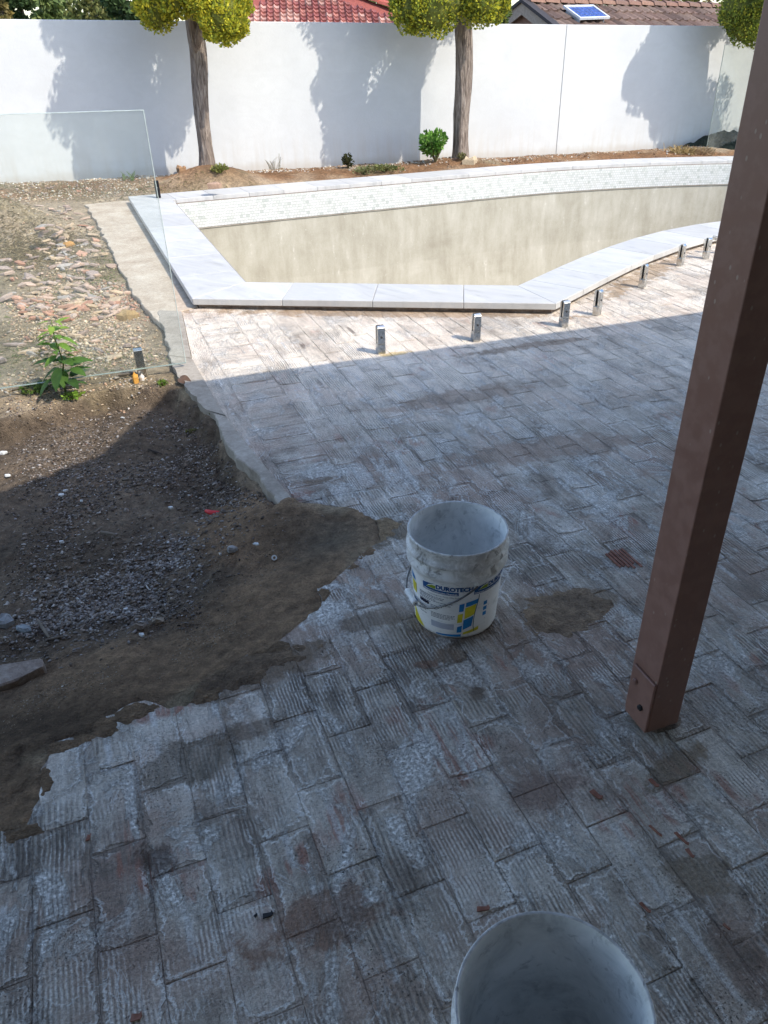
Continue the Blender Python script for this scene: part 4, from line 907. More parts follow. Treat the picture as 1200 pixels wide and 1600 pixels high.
CL = [(595, 552, 'leftmost steel clamp in front of the pool, yellow resin at its foot'), (743, 532, 'steel clamp in front of the straight coping, second from the left of the row'), (880, 510, 'steel clamp at the corner where the coping starts to curve'),
    (932, 492, 'steel clamp just right of the coping corner'), (1003, 449, 'steel clamp halfway along the curved coping'), (1062, 415, 'steel clamp second left of the brown post'), (1102, 404, 'steel clamp nearest the brown post, touching a steel bar')]
pts = [G(a, b) for a, b, _ in CL]
for i, (a, b, lab) in enumerate(CL):
    p0 = pts[max(0, i-1)]; p1 = pts[min(len(pts)-1, i+1)]
    an = atan2(p1[1]-p0[1], p1[0]-p0[0]) if i not in (2,) else radians(24)
    if i == 3: an = radians(52)
    clamp(pts[i][0], pts[i][1], 0, an, lab)
x, y = G(223, 588, -.02); clamp(x, y, hz(x, y)-.005, radians(23), 'steel clamp standing in the soil left of the kerb, holding the glass panel', .17)
cl2 = Vector((x, y, 0))
x2, y2 = (Vector((x, y))-Vector((cos(radians(23)), sin(radians(23))))*.80); clamp(x2, y2, hz(x2, y2)-.005, radians(23), 'steel clamp at the left picture edge beside the young plant', .17)
x, y = G(248, 309, .072); KS = M['steel']; M['steel'] = m_metal('dark_steel', (.05, .05, .055), .3); clamp(x, y, .073, radians(25), 'dark clamp standing on the far left corner of the coping', .17); M['steel'] = KS
def glass_panel(p0, p1, z0, h, label, name='glass_panel'):
    p0 = Vector(p0); p1 = Vector(p1); d = (p1-p0); L = d.length; an = atan2(d.y, d.x); t = empty(name, (p0.x, p0.y, z0), an); tag(t, label, 'glass panel')
    k_ = MB(); k_.box((L/2, 0, h/2), (L-.006, .009, h-.006)); k_.build('pane', M['glass'], t)
    for (c, s) in (((L/2, 0, h-.0015), (L, .010, .003)), ((L/2, 0, .0015), (L, .010, .003)), ((.0015, 0, h/2), (.003, .010, h-.007)), ((L-.0015, 0, h/2), (.003, .010, h-.007))):
        k_ = MB(); k_.box(c, s); k_.build('polished_edge', M['glassedge'] if (c[2] > h*.9 or c[0] > L*.9) else M['edge2'], t)
    return t
gd = Vector((cos(radians(23)), sin(radians(23)))); ge = Vector(G(291, 567, .03)); 
glass_panel(ge-gd*1.9, ge, .03, 1.22, 'frameless clear glass fence panel left of the pool corner')
gq = A(1107, 213, 13.0); glass_panel((gq.x, gq.y), (gq.x+1.2, gq.y+.45), gq.z-.25, 1.45, 'clear glass panel leaning by the wall at the right end')
k_ = MB(); k_.box((0, 0, 0), (.16, .035, .028)); o = k_.build('steel_bar', M['steel'], loc=(*G(1128, 377, .10), .115), rot=(0, .15, radians(-10))); bevel(o, .003); tag(o, 'short polished steel bar beside the coping, half behind the post', 'steel bar')

# ------------------------------------------------------------ buckets
def bucket(x, y, rz, label, printed):
    t = empty('bucket', (x, y, .002), rz); t.scale = (.985, .985, .955); tag(t, label, 'bucket', 'white plastic buckets on the pavers')
    R = lambda z: .128+(.148-.128)*(z/.33)
    wob = lambda a, z: .0015*sin(3*a+z*20)+.001*sin(7*a)
    outer = [(.02, .004), (.120, .004), (.126, .0), (R(.01), .008), (R(.05), .05), (R(.1), .1), (R(.15), .15), (R(.2), .2), (R(.228), .228), (R(.23)+.009, .231), (R(.24)+.011, .238), (R(.25)+.011, .250), (R(.255)+.003, .256), (R(.262)+.001, .264), (R(.27)+.001, .272),
        (R(.275)+.007, .275), (R(.285)+.009, .279), (R(.29)+.009, .288), (R(.295)+.001, .293), (R(.30), .300), (R(.315), .318), (R(.32)+.002, .321), (R(.33)+.0025, .329), (R(.33)+.0005, .332), (R(.33)-.003, .330)]
    k_ = MB(); k_.lathe(outer, 96, wob=wob); k_.build('bucket_body', M['bucket'], t, smooth=True, fix=False)
    inner = [(R(.33)-.003, .330), (R(.3)-.005, .30), (R(.2)-.005, .2), (R(.1)-.005, .1), (R(.02)-.007, .02), (.10, .012), (.002, .011)]
    k_ = MB(); k_.lathe(inner[::1], 96, wob=wob); k_.build('bucket_inside', M['bucket_in'], t, smooth=True, fix=True)
    # hanging wire bail: ears left and right of local -x..+x axis
    pts = []; 
    for i in range(41):
        s = i/40; a = pi*s-pi; zz_ = .214-.112*sin(pi*s); rr = R(zz_)+.010+.010*sin(pi*s); pts.append((rr*cos(a), rr*sin(a), zz_))
    k_ = MB(); k_.tube(pts, .0029, 8); hd = k_.build('wire_handle', M['wire'], t, smooth=True)
    k_ = MB(); g0, g1 = 16, 24; ga, gb_ = Vector(pts[17]), Vector(pts[23]); gpnts = [ga.lerp(gb_, q/8) for q in range(9)]; k_.tube(gpnts, [.0085, .0095, .009, .009, .007, .009, .009, .0095, .0085], 14); k_.build('grip', M['bucket'], hd, smooth=True)
    for s in (-1, 1):
        k_ = MB(); k_.lathe([(.007, 0), (.007, .004), (.004, .007), (.0, .008)], 16); rr = R(.214)-.002; k_.v = [(s*(rr+v_[2]), v_[0], .214+v_[1]) for v_ in k_.v]; k_.build('ear', M['bucket'], t, smooth=True)
    if printed:
        def on(s, z, off=.0006):           # s metres round the wall from the print centre
            z = .100+(z-.100)*1.08 if z < .15 else .154+(z-.15)*1.2; rr = R(z)+off; a = -pi/2+PA+s*1.18/.138; return (rr*cos(a), rr*sin(a), z)
        def quad(k_, P, off=.0006, n=8):     # P: 4 (s,z) corners
            vs = []; 
            for i in range(n+1):
                q_ = i/n
                for (A_, B_) in ((P[0], P[1]), (P[3], P[2])): vs.append(on(A_[0]+(B_[0]-A_[0])*q_, A_[1]+(B_[1]-A_[1])*q_, off))
            k_.add(vs, [(2*i, 2*i+2, 2*i+3, 2*i+1) for i in range(n)])
        def rect(k_, s0, s1, z0, z1, off=.0006): quad(k_, [(s0, z0), (s1, z0), (s1, z1), (s0, z1)], off)
        inkb = m_plain('blue_ink', (.012, .075, .22), .5); inkc = m_plain('cyan_ink', (.015, .19, .47), .5); inky = m_plain('yellow_ink', (.62, .54, .03), .5); inkg = m_plain('grey_ink', (.10, .11, .15), .6); inkw = m_plain('white_ink', (.7, .7, .7), .5); inkgr = m_plain('green_ink', (.25, .33, .02), .5); inkp = m_plain('pale_ink', (.42, .44, .52), .6)
        label_ = empty('label_print'); label_.parent = t
        def text(body, s0, z0, size, mat, stretch=1.0, off=.0011, bold=0, shear=0):
            cu = bpy.data.curves.new('t', 'FONT'); cu.body = body; cu.size = size; cu.offset = bold; cu.resolution_u = 3; cu.shear = shear; to = bpy.data.objects.new('t', cu); COL.objects.link(to)
            dg = bpy.context.evaluated_depsgraph_get(); me_ = bpy.data.meshes.new_from_object(to.evaluated_get(dg)); bpy.data.objects.remove(to)
            for v_ in me_.vertices: v_.co = on(s0+v_.co.x*stretch, z0+v_.co.y, off)
            return link('lettering', me_, label_, mat)
        def logo(PAo):
            nonlocal PA
            keep_ = PA; PA = PA+PAo
            k_ = MB(); rect(k_, -.068, .030, .168, .179); k_.build('blue_band', inkb, label_)
            k_ = MB(); quad(k_, [(-.068, .179), (-.058, .179), (-.030, .196), (-.068, .190)]); k_.build('blue_swoosh', inkb, label_)
            k_ = MB(); quad(k_, [(-.057, .180), (-.030, .180), (-.029, .190), (-.040, .190)]); k_.build('green_swoosh', inkgr, label_)
            text('DUROTECH', -.0285, .1825, .0175, inkb, 1.0, bold=.0009)
            text('Advanced Construction Chemicals', -.066, .1705, .0066, inkw, 1.0, .0014, bold=.0002)
            PA = keep_
        PA = PRINT_A; logo(0); text('Technology For Those Who Build', -.052, .159, .0062, inkg, 1.0)
        k_ = MB()
        for i, (s0, s1, z) in enumerate([(-.083, -.005, .151), (-.083, -.010, .146), (-.083, -.03, .140), (-.083, .015, .135), (-.083, -.045, .128), (-.02, .012, .127), (-.045, -.012, .119), (-.045, -.02, .113), (-.045, -.025, .107), (-.045, .022, .092), (-.045, .020, .087), (-.045, .022, .082), (-.045, .01, .077), (-.085, -.06, .100), (-.085, -.055, .094), (-.085, -.062, .088), (-.085, -.058, .076)]):
            s = s0
            while s < s1:
                l = random.uniform(.003, .009); rect(k_, s, min(s+l, s1), z, z+.0021); s += l+.0016
        k_.build('small_print', inkg, label_)
        text('0030', -.082, .117, .0135, m_plain('stamp_ink', (.02, .02, .05), .6), 1.15, bold=.0012)
        k_ = MB(); rect(k_, -.045, .020, .040, .062); k_.build('pale_print_box', inkp, label_)
        for nm, mt, P in [('blue_block', inkc, [(.032, .110), (.044, .112), (.046, .142), (.033, .138)]), ('blue_block', inkc, [(.049, .127), (.080, .135), (.084, .152), (.050, .144)]), ('yellow_block', inky, [(.047, .082), (.074, .095), (.078, .134), (.048, .124)]), ('yellow_block', inky, [(.028, .068), (.041, .070), (.043, .104), (.030, .100)]),
                ('blue_block', inkc, [(.044, .040), (.068, .052), (.072, .090), (.045, .078)]), ('blue_block', inkc, [(.028, .030), (.041, .031), (.042, .058), (.029, .052)]), ('yellow_block', inky, [(.045, .022), (.09, .030), (.09, .044), (.045, .030)]), ('blue_block', inkc, [(-.03, .014), (.04, .014), (.04, .024), (-.03, .019)]),
                ('yellow_block', inky, [(-.125, .125), (-.100, .125), (-.098, .160), (-.125, .165)]), ('blue_block', inkc, [(-.125, .168), (-.102, .168), (-.104, .178), (-.125, .190)]), ('blue_block', inkc, [(-.122, .085), (-.100, .085), (-.100, .100), (-.122, .098)]), ('yellow_block', inky, [(-.125, .015), (-.070, .015), (-.085, .030), (-.125, .075)]),
                ('icon', inkc, [(.100, .118), (.112, .118), (.112, .132), (.100, .132)]), ('icon', inkc, [(.100, .098), (.112, .098), (.112, .112), (.100, .112)]), ('icon', inkc, [(.100, .078), (.112, .078), (.112, .092), (.100, .092)])]:
            k_ = MB(); quad(k_, P); k_.build(nm, mt, label_)
        k_ = MB(); 
        arc = [(.083, .165), (.082, .150), (.078, .125), (.074, .10), (.072, .075), (.072, .05), (.076, .028)]
        for a_, b_ in zip(arc[:-1], arc[1:]): quad(k_, [(b_[0], b_[1]), (b_[0]+.002, b_[1]), (a_[0]+.002, a_[1]), (a_[0], a_[1])], .0009, 1)
        k_.build('curved_line', m_plain('teal_ink', (.01, .09, .11), .5), label_)
        logo(1.17)
    return t
bx, by = .113, 1.885
va = atan2(-by, -bx)                       # azimuth of the camera seen from the bucket
# ears: local +x axis; front right ear 25 degrees right of the camera direction
ear = va+radians(25); rz_b = ear           # local +x at the ear, bail arc swings through local -y, that is to the left
PRINT_A = (va-radians(11))-rz_b+pi/2
bucket(bx, by, rz_b, 'white plastic bucket with blue and yellow DUROTECH print, wire handle hanging', True)
gx, gy = G(866, 1421, .332); dv_ = Vector((gx, gy)).normalized(); bc = Vector((gx, gy))-dv_*.150+Vector((.024, .002))
bucket(bc.x, bc.y, radians(200), 'plain whitish plastic bucket in the foreground, cut off by the bottom picture edge', False)

# ------------------------------------------------------------ scattered things
def chunk_mesh(rx, ry, h, n, seed, col, flat=.7):
    rnd = random.Random(seed); P = []
    for i in range(n):
        a = 2*pi*(i+rnd.uniform(-.3, .3))/n; r = rnd.uniform(.65, 1.05); P.append((cos(a)*rx*r, sin(a)*ry*r))
    vs = [(p[0], p[1], -h*.5) for p in P]+[(p[0]*1.03, p[1]*1.03, h*.25+rnd.uniform(-.1, .1)*h) for p in P]+[(p[0]*flat, p[1]*flat, h*.5+rnd.uniform(-.25, .25)*h) for p in P]
    fs = [list(range(n))[::-1], [2*n+i for i in range(n)]]+[[r*n+i, r*n+(i+1) % n, (r+1)*n+(i+1) % n, (r+1)*n+i] for r in (0, 1) for i in range(n)]
    return mesh('chunk', vs, fs, np.tile(col, (3*n, 1)))
def stone(name, px, py, rx, ry, h, col, label, cat, seed, rz=0, tilt=(0, 0), n=7, group=None, z=0, lift=.3, mat='chip'):
    X, Y = G(px, py, z); zz_ = hz(X, Y)
    if z >= 0.0 and inpoly(np.array([X]), np.array([Y]), pave_poly)[0]: zz_ = .002
    X, Y = G(px, py, zz_); o = link(name, chunk_mesh(rx, ry, h, n, seed, col), None, M[mat], (X, Y, zz_+h*lift), (tilt[0], tilt[1], rz)); tag(o, label, cat, group); return o
# shards of slate and brick in the sunlit rubble
kinds = {'mauve grey slate': [(.40, .33, .31), (.34, .29, .28), (.46, .39, .36)], 'terracotta': [(.46, .27, .20), (.50, .32, .25)], 'cream': [(.52, .43, .32), (.50, .42, .33)], 'pinkish': [(.54, .43, .37), (.48, .38, .33)], 'blue grey': [(.38, .375, .375)]}
zones = [('near the dry grass mound', [(60, 320), (125, 318), (165, 400), (60, 400)], 60, .062), ('beside the upper concrete strip', [(110, 400), (168, 400), (205, 470), (110, 480)], 44, .060), ('in the middle of the rubble at the left', [(0, 400), (110, 400), (110, 480), (0, 480)], 60, .062),
    ('in the reddish heap above the young plant', [(20, 468), (175, 462), (205, 500), (30, 505)], 80, .050), ('behind the glass panel near the young plant', [(0, 505), (215, 505), (225, 560), (0, 575)], 22, .05), ('along the foot of the white wall', [(10, 292), (180, 285), (190, 300), (20, 306)], 22, .03)]
rnd = random.Random(99); sid = 0
for zn, poly, cnt_, sz in zones:
    m = 0
    while m < cnt_:
        px = rnd.uniform(min(p[0] for p in poly), max(p[0] for p in poly)); py = rnd.uniform(min(p[1] for p in poly), max(p[1] for p in poly))
        if not inpoly(np.array([px]), np.array([py]), poly)[0]: continue
        wts = [5, 2, 3, 3, 1] if 'reddish' not in zn else [3, 6, 2, 3, 1]
        kd = rnd.choices(list(kinds), wts)[0]; col = rnd.choice(kinds[kd]); f = rnd.uniform(.85, 1.2); s = sz*rnd.uniform(.4, 1.05); sid += 1; m += 1
        stone('stone_shard', px, py, s*rnd.uniform(.9, 1.6), s*rnd.uniform(.35, .8), rnd.uniform(.010, .022), tuple(c*f*g9 for c, g9 in zip(col, (.92, .82, .72))), f'{"small" if s < sz*.62 else ("broad" if s > sz*.86 else "mid sized")} {kd} shard {zn}', 'stone shard', 1000+sid, rnd.uniform(-.9, .9), (rnd.uniform(-.38, .38), rnd.uniform(-.38, .38)), rnd.choice((4, 5, 6)), 'stone shards in the rubble', z=-.03, lift=.85)
stone('rock', 200, 498, .075, .05, .06, (.36, .24, .11), 'yellow brown rock at the broken corner of the concrete strip', 'rock', 5, .3, n=8, z=-.02)
stone('stone', 108, 386, .05, .035, .05, (.45, .24, .08), 'orange ochre stone among the slate shards', 'stone', 6, .3, n=7, z=-.02)
stone('stone', 213, 597, .022, .026, .05, (.55, .28, .06), 'bright orange stone at the foot of the left steel clamp', 'stone', 7, n=8, z=-.02, lift=.4)
stone('stone', 222, 593, .014, .02, .03, (.6, .56, .5), 'white pebble beside the bright orange stone', 'stone', 8, n=7, z=-.02)
stone('rock', 296, 262, .12, .08, .10, (.34, .20, .12), 'reddish rock on the mound left of the leftmost trunk', 'rock', 9, n=8, z=.1)
stone('rock', 283, 267, .08, .07, .07, (.30, .18, .10), 'small reddish rock on the soil mound', 'rock', 10, .4, n=7, z=.1)
stone('rock', 335, 292, .09, .06, .06, (.36, .24, .17), 'pinkish flat rock between mound and coping', 'rock', 11, .4, n=7, z=.02)
stone('rock', 733, 256, .12, .08, .10, (.42, .33, .22), 'cream block of stone right of the middle trunk', 'rock', 12, .2, n=5, z=.08)
stone('rock', 710, 258, .07, .05, .08, (.16, .10, .08), 'dark clod at the foot of the green shrub', 'rock', 13, n=6, z=.08)
stone('stone', 248, 974, .022, .017, .024, (.26, .21, .16), 'tan pebble at the edge of the gravel and the sand', 'stone', 14, n=8, z=-.1)
stone('stone', 222, 984, .028, .022, .03, (.17, .13, .10), 'brown lump beside the tan pebble', 'stone', 15, n=8, z=-.1)
stone('stone', 198, 800, .013, .012, .018, (.25, .21, .18), 'round grey brown pebble in the shaded bed', 'stone', 16, n=8, z=-.1)
stone('rock', 8, 975, .034, .04, .03, (.24, .24, .24), 'pale grey rock at the left picture edge', 'rock', 17, n=6, z=-.1)
stone('rock', 38, 985, .035, .022, .018, (.22, .24, .25), 'flat grey stone right of the pale grey rock', 'rock', 18, -.3, n=6, z=-.1)
stone('rock', 362, 860, .022, .016, .02, (.30, .29, .28), 'grey chip at the rim of the gravel patch', 'stone', 19, .3, n=6, z=-.1)
k_ = MB(); x0, y0 = G(28, 1062, -.09); zc = hz(x0, y0)
k_.prism([(-.22, -.06), (.04, -.035), (.115, -.01), (.11, .028), (-.02, .05), (-.22, .06)], -.022, .018); o = k_.build('concrete_slab_piece', M['under'], loc=(x0-.04, y0, zc+.018), rot=(.1, -.05, radians(22))); bevel(o, .005); tag(o, 'flat broken piece of grey concrete jutting in at the left edge', 'concrete piece')
# litter
whites = [(268, 795, .016, .006, 'white plastic scrap near the middle of the bed'), (97, 775, .016, .006, 'torn white scrap left of the bed centre'), (103, 768, .012, .005, 'small white scrap touching the torn scrap'), (128, 784, .009, .005, 'white chip right of the torn scrap'), (97, 849, .014, .007, 'pale chip in the middle left of the bed'), (263, 849, .008, .004, 'tiny white chip below the bed centre'),
    (223, 995, .012, .007, 'white triangular chip at the gravel edge'), (101, 1077, .008, .007, 'white pebble on the dark sand'), (203, 1071, .008, .006, 'small white pebble in the sand trough'), (29, 678, .016, .006, 'white scrap in the sunlit part of the bed'), (5, 710, .022, .008, 'white flake at the left picture edge'), (12, 745, .014, .006, 'pale scrap just inside the roof shadow'),
    (192, 654, .012, .005, 'pale flake near the sunlit bank'), (197, 953, .011, .004, 'white sliver in the gravel'), (122, 938, .006, .005, 'white stick like scrap'), (400, 851, .014, .004, 'pale wood splinter on the sand rim')]
for i, (px, py, s, h, lab) in enumerate(whites): stone('plastic_scrap' if 'scrap' in lab else 'pebble', px, py, s, s*.6, h*1.6, (.62, .63, .62), lab, 'scrap' if 'scrap' in lab else 'pebble', 200+i, rnd.uniform(-.6, .6), (rnd.uniform(-.3, .3), 0), 5, z=-.1, lift=.7)
def put(px, py, zg=-.1): X, Y = G(px, py, zg); z = hz(X, Y); X, Y = G(px, py, z); return Vector((X, Y, hz(X, Y)))
p = put(332, 804); k_ = MB(); k_.tube([(-.030, .014, .008), (-.018, .006, .010), (-.006, .0, .009), (.012, -.004, .010), (.032, -.002, .008)], [.006, .009, .010, .010, .009], 10); o = k_.build('plastic_offcut', m_plain('red_plastic', (.55, .012, .02), .4, .5), loc=p, smooth=True); tag(o, 'bent bright red plastic offcut lying in the shaded bed', 'plastic piece')
p = put(427, 857); k_ = MB(); k_.lathe([(.005, 0), (.010, 0), (.010, .014), (.005, .014), (.005, 0)], 18); o = k_.build('plastic_ring', m_plain('white_plastic', (.7, .7, .68), .5), loc=p+Vector((0, 0, .002)), rot=(.9, .2, 0)); tag(o, 'small white plastic ring on the sand near the paver edge', 'plastic ring')
wood = m_plain('weathered_wood', (.16, .13, .10), .9)
def stick(pa, pb, r, lab, cat='stick', mat=wood, mid=0, name='stick', up=.004):
    a = put(*pa); b = put(*pb); k_ = MB(); c = (a+b)/2+Vector((0, 0, mid)); z_ = Vector((0, 0, r+up)); k_.tube([a+z_, a.lerp(c, .6)+z_, c+z_, c.lerp(b, .5)+z_*1.2, b+z_], [r*.8, r, r*1.1, r, r*.6], 7); o = k_.build(name, mat); tag(o, lab, cat); return o
stick((148, 834), (160, 825), .005, 'short weathered stick standing across a longer one'); stick((158, 834), (181, 840), .006, 'weathered stick lying in the bed left of centre')
stick((228, 917), (233, 924), .0025, 'thin white bent twig in the gravel', mat=m_plain('bleached', (.5, .48, .44), .8)); stick((233, 924), (236, 925), .0025, 'tip of the thin white twig', mat=m_plain('bleached2', (.5, .48, .44), .8))
stick((186, 593), (214, 589), .008, 'dark stick behind the left steel clamp', mat=wood); stick((20, 611), (60, 602), .007, 'grey stick under the glass panel at the left'); stick((75, 1003), (100, 998), .004, 'dark curved twig in the lower gravel'); stick((58, 968), (78, 1000), .005, 'grey curved strip of bark in the gravel', mat=wood)
stick((232, 705), (254, 711), .004, 'dark thin twig in the shaded bed', mat=m_plain('dark_wood', (.04, .03, .025), .9))
blk = m_plain('black_plastic', (.01, .01, .01), .5)
def lying(px, py, sx, sy, lab, mat, name, cat, rz=0, h=.004):
    x, y = G(px, py); k_ = MB(); k_.prism([(-sx, -sy), (sx*.7, -sy*.8), (sx, -sy*.1), (sx*.8, sy), (sx*.5, sy*.4), (-sx*.9, sy*.7)], 0, h); o = k_.build(name, mat, loc=(x, y, .003), rot=(0, 0, rz)); tag(o, lab, cat)
lying(419, 1431, .011, .006, 'jagged black plastic flake on the nearest pavers', blk, 'plastic_flake', 'plastic flake', .3); lying(400, 1432, .004, .003, 'tiny black crumb left of the jagged black flake', blk, 'plastic_flake', 'plastic flake', .8)
tc = m_mottle('terracotta', [(.3, (.17, .07, .05)), (.5, (.26, .115, .08)), (.7, (.36, .20, .15))], 40)
for (px, py, sx, sy, rz, lab) in [(1024, 1300, .018, .003, -.95, 'thin terracotta sliver between post foot and front bucket'), (1065, 1312, .020, .004, -1.0, 'longer terracotta sliver below the post foot'), (1078, 1335, .012, .005, -1.2, 'terracotta crumb at the end of the longer sliver'), (1008, 1420, .014, .004, -.95, 'terracotta sliver above the front bucket'), (1135, 1450, .008, .003, -.9, 'tiny terracotta chip right of the front bucket'),
    (1022, 1225, .014, .006, -1, 'small terracotta flake under the brown post'), (932, 1243, .016, .008, -.9, 'dull red flake left below the brown post'), (139, 1310, .004, .010, .1, 'pinkish chip in a joint at the lower left'), (214, 1590, .010, .008, .2, 'red chip at the bottom edge of the picture'), (755, 1421, .014, .006, .1, 'dull orange chip left of the front bucket')]:
    lying(px, py, sx, sy, lab, tc, 'brick_flake', 'brick flake', rz, .0035)
# bare ribbed terracotta paver patch left of the post
k_ = MB(); x, y = G(972, 874)
for i in range(6): k_.box((i*.0135-.034, random.uniform(-.01, .01), .0025), (.0075, .115+random.uniform(-.03, .01), .005), None)
o = k_.build('ribbed_brick_patch', tc, paving, loc=(x, y, .0), rot=(0, 0, BA)); tag(o, 'bare red ribbed patch of paver')

# gravel: stone chips too many to count
def chips(name, regions, label, seed):
    rg = np.random.default_rng(seed); X = []; C = []; S = []
    for (poly, n, smin, smax, pal, z) in regions:
        a = np.array(poly, float); m = 0; pts_ = []
        while m < n:
            px = rg.uniform(a[:, 0].min(), a[:, 0].max(), n*2); py = rg.uniform(a[:, 1].min(), a[:, 1].max(), n*2); ok = inpoly(px, py, poly); px, py = px[ok], py[ok]
            x_ = (px-CX)/F; y_ = (py-CY)/F; dy = cos(PITCH)-y_*sin(PITCH); dz = -sin(PITCH)-y_*cos(PITCH); t = (z-H)/dz; q2 = np.stack([x_*t, dy*t], -1); de = fbm(q2[:, 0]*5, q2[:, 1]*5, seed, 4)+.5+fbm(q2[:, 0]*1.6, q2[:, 1]*1.6, seed+9, 2)*.6; dd_ = pdist(px, py, poly)/60; q2 = q2[rg.random(len(q2)) < np.clip((de-.28)*3.0, .12, 1)*np.clip(dd_, .15 if len(poly) > 4 else 1, 1)]; pts_.append(q2); m += len(q2)
        pts_ = np.vstack(pts_)[:n]; X.append(pts_); S.append(smin+(smax-smin)*rg.random(n)**2.5); C.append(np.array(pal)[rg.integers(0, len(pal), n)]*rg.uniform(.7, 1.25, (n, 1)))
    X = np.vstack(X); S = np.concatenate(S); C = np.vstack(C); inb = sdist(X[:, 0], X[:, 1], pave_poly) < -.012; inb &= ~inpoly(X[:, 0], X[:, 1], pool_out) & ~inpoly(X[:, 0], X[:, 1], sp) & ~inpoly(X[:, 0], X[:, 1], ko+ki[::-1]); X, S, C = X[inb], S[inb], C[inb]
    Z = gh(X[:, 0], X[:, 1]); n = len(X)
    base = np.array([(1, 0, 0), (.3, .8, .1), (-.8, .5, 0), (-.7, -.6, .05), (.4, -.85, 0), (.1, .05, .75), (0, 0, -.6)]); tri = np.array([(0, 1, 5), (1, 2, 5), (2, 3, 5), (3, 4, 5), (4, 0, 5), (1, 0, 6), (2, 1, 6), (3, 2, 6), (4, 3, 6), (0, 4, 6)])
    an = rg.uniform(0, 2*pi, n); V_ = base[None]*rg.uniform(.6, 1.35, (n, 7, 1)); V_[:, :, 1] *= rg.uniform(.4, .9, (n, 1)); V_[:, :, 2] *= rg.uniform(.35, .9, (n, 1))
    ca, sa = np.cos(an)[:, None], np.sin(an)[:, None]; x = V_[:, :, 0]*ca-V_[:, :, 1]*sa; y = V_[:, :, 0]*sa+V_[:, :, 1]*ca; z = V_[:, :, 2]+V_[:, :, 0]*rg.uniform(-.3, .3, (n, 1))
    P = np.stack([X[:, 0:1]+x*S[:, None], X[:, 1:2]+y*S[:, None], Z[:, None]+S[:, None]*.15+z*S[:, None]], -1).reshape(-1, 3); T = (tri[None]+(np.arange(n)*7)[:, None, None]).reshape(-1, 3)
    me_ = bpy.data.meshes.new(name); me_.vertices.add(len(P)); me_.vertices.foreach_set('co', P.ravel()); me_.loops.add(len(T)*3); me_.loops.foreach_set('vertex_index', T.ravel().astype(np.int32)); me_.polygons.add(len(T)); me_.polygons.foreach_set('loop_start', (np.arange(len(T))*3).astype(np.int32)); me_.polygons.foreach_set('loop_total', np.full(len(T), 3, np.int32)); me_.update(calc_edges=True)
    setcol(me_, np.repeat(C, 7, 0)); o = link(name, me_, None, M['chip']); tag(o, label, kind='stuff')
LIL = [(.24, .21, .195), (.19, .165, .15), (.30, .27, .25), (.14, .115, .095), (.21, .165, .13), (.40, .37, .34), (.27, .22, .18)]
DK = [(.06, .045, .035), (.09, .07, .055), (.13, .105, .085), (.045, .035, .028), (.17, .15, .13)]
TANS = [(.50, .41, .30), (.40, .32, .22), (.58, .50, .39), (.30, .23, .16), (.50, .35, .26), (.45, .41, .36)]
TANS = [(c[0], c[1]*.93, c[2]*.84) for c in TANS]
chips('gravel', [([(150, 870), (300, 800), (420, 820), (400, 870), (310, 935), (250, 965), (120, 960)], 4200, .002, .010, LIL, -.11), ([(0, 930), (120, 900), (260, 920), (240, 990), (120, 1040), (0, 1050)], 3800, .002, .011, LIL, -.11),
    ([(0, 640), (200, 620), (290, 640), (360, 740), (410, 800), (300, 800), (150, 870), (0, 920)], 13000, .0012, .007, DK+LIL[:2], -.11), ([(300, 860), (460, 800), (520, 830), (470, 900), (300, 1000), (150, 1080)], 1500, .001, .005, DK+LIL[:3], -.1),
    ([(0, 640), (110, 622), (290, 612), (345, 700), (420, 790), (470, 800), (430, 880), (330, 960), (200, 1040), (0, 1060)], 10000, .002, .012, DK+LIL+[(.20, .16, .125), (.24, .20, .165), (.15, .115, .085)]*2, -.1), ([(0, 640), (290, 620), (345, 700), (440, 800), (300, 960), (0, 1040)], 1500, .0015, .006, [(.55, .54, .51), (.42, .38, .34), (.38, .22, .16)], -.1),
    ([(262, 596), (300, 640), (380, 760), (440, 800), (360, 800), (230, 640)], 3500, .0015, .008, DK+LIL[4:], -.06), ([(300, 860), (460, 800), (560, 830), (500, 920), (440, 990), (300, 1075), (100, 1130), (0, 1200), (0, 1070), (200, 1040)], 5000, .0008, .0035, [(.20, .14, .09), (.14, .10, .065), (.27, .2, .14), (.10, .075, .05), (.34, .3, .25)], -.08),
    ([(0, 760), (400, 760), (400, 870), (0, 1040)], 130, .002, .006, [(.5, .5, .48), (.4, .38, .35)], -.1)], 'grey and lilac gravel chips over the dug out bed', 5)
chips('rubble_gravel', [([(0, 300), (130, 315), (170, 400), (240, 500), (262, 560), (215, 595), (0, 625)], 9000, .004, .020, TANS, -.03), ([(140, 440), (200, 440), (240, 500), (215, 505), (150, 480)], 900, .005, .022, [(.42, .24, .17), (.40, .33, .27), (.36, .20, .14)], -.02),
    ([(0, 290), (240, 265), (240, 300), (0, 312)], 2500, .005, .022, TANS+[(.6, .57, .5)], .03), ([(0, 286), (700, 256), (1100, 225), (1100, 236), (700, 264), (0, 296)], 3600, .006, .022, TANS+[(.62, .6, .55)]*3, .0), ([(250, 262), (420, 270), (700, 262), (1080, 240), (1080, 232), (700, 248), (330, 255)], 2400, .006, .024, [(.24, .14, .08), (.30, .20, .12), (.5, .46, .4), (.18, .10, .06)], .05),
    ([(0, 600), (210, 585), (280, 600), (200, 622), (0, 650)], 900, .002, .012, TANS+[(.55, .5, .44)], -.03)], 'loose tan rubble and small stones over the sunlit soil', 6)

